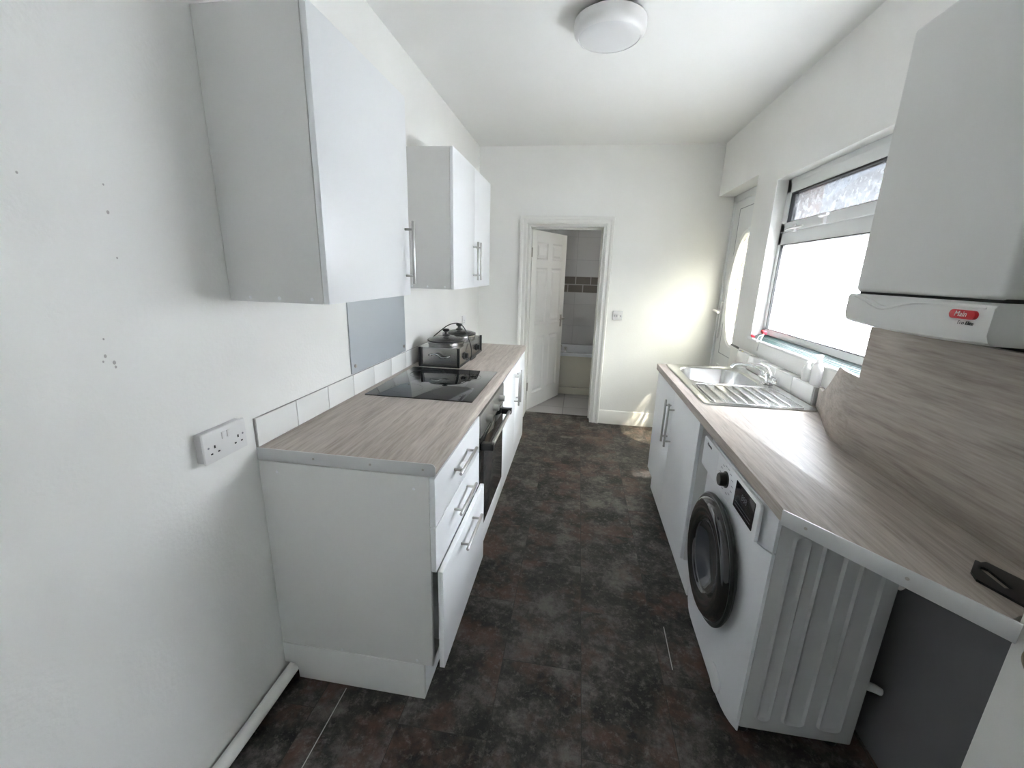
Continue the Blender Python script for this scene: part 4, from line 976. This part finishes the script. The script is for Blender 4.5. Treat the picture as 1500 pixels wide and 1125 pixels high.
br = thing('dish_brush', 'thin brush with black handle lying on the far end of the tiled ledge', 'brush', (1.13, 3.1, 1.005))
b = B(); tube(b, [(1.128, 2.86, 1.0065), (1.128, 3.12, 1.008)], 0.0045, 10); obj('shaft', b, M['chrome'], br)
b = B(); tube(b, [(1.128, 3.11, 1.008), (1.128, 3.14, 1.009), (1.128, 3.27, 1.012), (1.128, 3.28, 1.012)], [0.005, 0.008, 0.007, 0.004], 12); obj('handle', b, M['black'], br)
b = B(); bx(b, 1.122, 1.134, 3.03, 3.055, 0.985, 1.002, 0.002); obj('yellow_tag', b, M['yellow'], br)

# ------------------------------------------------------------------ outside
b = B(); bx(b, 1.36, XO, YF, 4.40, -0.1, ZC+0.05); struct('wall_outer_far', b, M['skin'], 'brick outer wall beyond the back door', 'wall', sm=False)
b = B(); bx(b, XO, 14, -8, 16, -0.20, -0.10); bx(b, BX1+0.1, XO, 4.40, 16, -0.20, -0.10); bx(b, -8, XO, -8, YB-0.2, -0.20, -0.10)
struct('yard_ground', b, M['paving'], 'paved back yard outside the window', 'ground', sm=False)
ob = thing('outbuilding', 'brick outbuilding seen through the left side of the window', 'building', (1.95, 6.2, -0.1))
b = B(); bx(b, 1.50, 2.42, 5.45, 7.5, -0.1, 2.9); obj('wall', b, M['extbrick'], ob, sm=False)
b = B(); prism(b, [(1.40, 2.9), (2.52, 2.9), (2.52, 2.96), (1.40, 3.25)], lambda u, v, d: (u, d, v), 5.35, 7.6); obj('roof', b, M['slate'], ob, sm=False)
b = B(); bx(b, 5.2, 5.4, -6, 15, -0.1, 1.75); bx(b, 5.15, 5.45, -6, 15, 1.75, 1.82)
tag(obj('yard_wall', b, M['render'], sm=False), 'grey rendered yard wall outside the window', 'wall')
nh = thing('neighbour_house', 'pale brick house with slate roof beyond the yard wall', 'building', (9, 7, -0.1))
b = B(); bx(b, 8.6, 13, 4, 20, -0.1, 3.6); obj('wall', b, M['extbrick2'], nh, sm=False)
b = B(); prism(b, [(8.3, 3.5), (13.3, 3.5), (10.8, 5.6)], lambda u, v, d: (u, d, v), 3.8, 20.2); rf = obj('roof', b, M['slate'], nh, sm=False)
b = B(); bx(b, 10.4, 11.2, 12, 13, 4.9, 6.5); bx(b, 10.35, 11.25, 11.95, 13.05, 6.5, 6.6); obj('chimney', b, M['extbrick2'], rf, sm=False)
for y in (8.0, 10.5, 13.0):
    b = B(); bx(b, 8.56, 8.62, y, y+1.0, 1.6, 2.9); wn = obj('window', b, M['upvc'], nh, sm=False)
    b = B(); bx(b, 8.55, 8.565, y+0.08, y+0.92, 1.68, 2.82); obj('pane', b, M['greyglass'], wn, sm=False)
sh = thing('garden_shrub', 'yellow green shrub outside the back door glass', 'shrub', (1.95, 4.95, -0.1))
b = B(); tube(b, [(1.95, 4.95, -0.1), (1.96, 4.97, 0.3), (1.95, 4.95, 0.6)], [0.03, 0.025, 0.015], 8); obj('stem', b, M['bark'], sh)
b = B(); rnd = random.Random(3)
for k in range(420):
    a = rnd.uniform(0, 6.28); e = rnd.uniform(-1, 1); rr = 0.30*rnd.uniform(0.5, 1.0)
    c = Vector((1.95 + rr*math.cos(a)*math.sqrt(1-e*e), 4.95 + rr*math.sin(a)*math.sqrt(1-e*e), 0.62 + 0.48*e*rnd.uniform(0.7, 1)))
    d = Vector((rnd.gauss(0, 1), rnd.gauss(0, 1), rnd.gauss(0, 1))).normalized(); u = d.orthogonal().normalized(); w = d.cross(u)
    vs = [b.verts.new(c + d*0.05), b.verts.new(c + u*0.022), b.verts.new(c - d*0.05), b.verts.new(c - u*0.022 + w*0.008)]
    b.faces.new(vs)
obj('foliage', b, M['leaf'], sh, sm=False)

# ================================================================== LIGHT
w = bpy.data.worlds.new('sky'); S.world = w; w.use_nodes = True
nt = w.node_tree; bg = nt.nodes['Background']
SKY_K = 2.4
tc = nt.nodes.new('ShaderNodeTexCoord'); sx = nt.nodes.new('ShaderNodeSeparateXYZ'); nt.links.new(tc.outputs['Generated'], sx.inputs[0])
rp_ = nt.nodes.new('ShaderNodeValToRGB'); e = rp_.color_ramp.elements
e[0].position = 0.48; e[0].color = (0.08, 0.08, 0.08, 1); e[1].position = 1.0; e[1].color = (1.6, 1.72, 1.88, 1)
for p_, c_ in ((0.505, (0.080, 0.090, 0.105)), (0.605, (0.12, 0.14, 0.17)), (0.66, (2.40, 2.5, 2.62)), (0.76, (2.3, 2.4, 2.52))):
    q = e.new(p_); q.color = (*c_, 1)
mr = nt.nodes.new('ShaderNodeMapRange'); mr.inputs['From Min'].default_value = -1; mr.inputs['From Max'].default_value = 1
nt.links.new(sx.outputs[2], mr.inputs['Value']); nt.links.new(mr.outputs[0], rp_.inputs['Fac'])
nt.links.new(rp_.outputs['Color'], bg.inputs['Color'])
# the sky is brightest on the sun's side and dim on the opposite side
ms = nt.nodes.new('ShaderNodeMapRange'); ms.interpolation_type = 'SMOOTHSTEP'
for k_, v_ in (('From Min', -0.35), ('From Max', 0.65), ('To Min', 0.12*SKY_K), ('To Max', 1.5*SKY_K)): ms.inputs[k_].default_value = v_
nt.links.new(sx.outputs[0], ms.inputs['Value']); nt.links.new(ms.outputs[0], bg.inputs['Strength'])

sun = bpy.data.lights.new('sun', 'SUN'); sun.energy = 3.5; sun.angle = math.radians(0.6); sun.color = (1.0, 0.95, 0.86)
so = bpy.data.objects.new('sun', sun); COL.objects.link(so); so.location = (6, -2, 9)
so.rotation_euler = Vector((-0.46, 0.16, -1.0)).to_track_quat('-Z', 'Y').to_euler()

def portal(name, loc, direction, sx_, sy_):
    l = bpy.data.lights.new(name, 'AREA'); l.shape = 'RECTANGLE'; l.size = sx_; l.size_y = sy_
    l.cycles.is_portal = True
    o = bpy.data.objects.new(name, l); COL.objects.link(o); o.location = loc
    o.rotation_euler = Vector(direction).to_track_quat('-Z', 'Y').to_euler(); return o
portal('window_portal', (1.30, (WY0+WY1)/2, 1.6), (-1, 0, 0), 1.6, 1.1)
portal('door_portal', (1.36, oc, ocz), (-1, 0, 0), 0.6, 1.0)
portal('near_portal', (1.30, (VY0+VY1)/2, (VZ0+VZ1)/2), (-1, 0, 0), VY1-VY0, VZ1-VZ0)
portal('bath_portal', (BX1+0.09, 5.05, 1.65), (-1, 0, 0), 0.7, 0.8)

# ================================================================== CAMERA
cam = bpy.data.cameras.new('camera'); cam.sensor_width = 36.0; cam.sensor_fit = 'HORIZONTAL'
cam.lens = 618.655/1500*36.0; cam.clip_start = 0.02
co = bpy.data.objects.new('camera', cam); COL.objects.link(co)
Rw = ((0.98773139, 0.1536601, 0.02784364), (0.06586635, -0.24826731, -0.96644967), (-0.14159209, 0.95642664, -0.25534245))
mx = Matrix((Vector(Rw[0]), -Vector(Rw[1]), -Vector(Rw[2]))).transposed().to_4x4()
mx.translation = Vector((0, 0, 1.47549)); co.matrix_world = mx
S.camera = co

S.view_settings.view_transform = 'Standard'; S.view_settings.look = 'None'
S.view_settings.gamma = 1.0; S.view_settings.exposure = 6.36; S.view_settings.use_curve_mapping = False
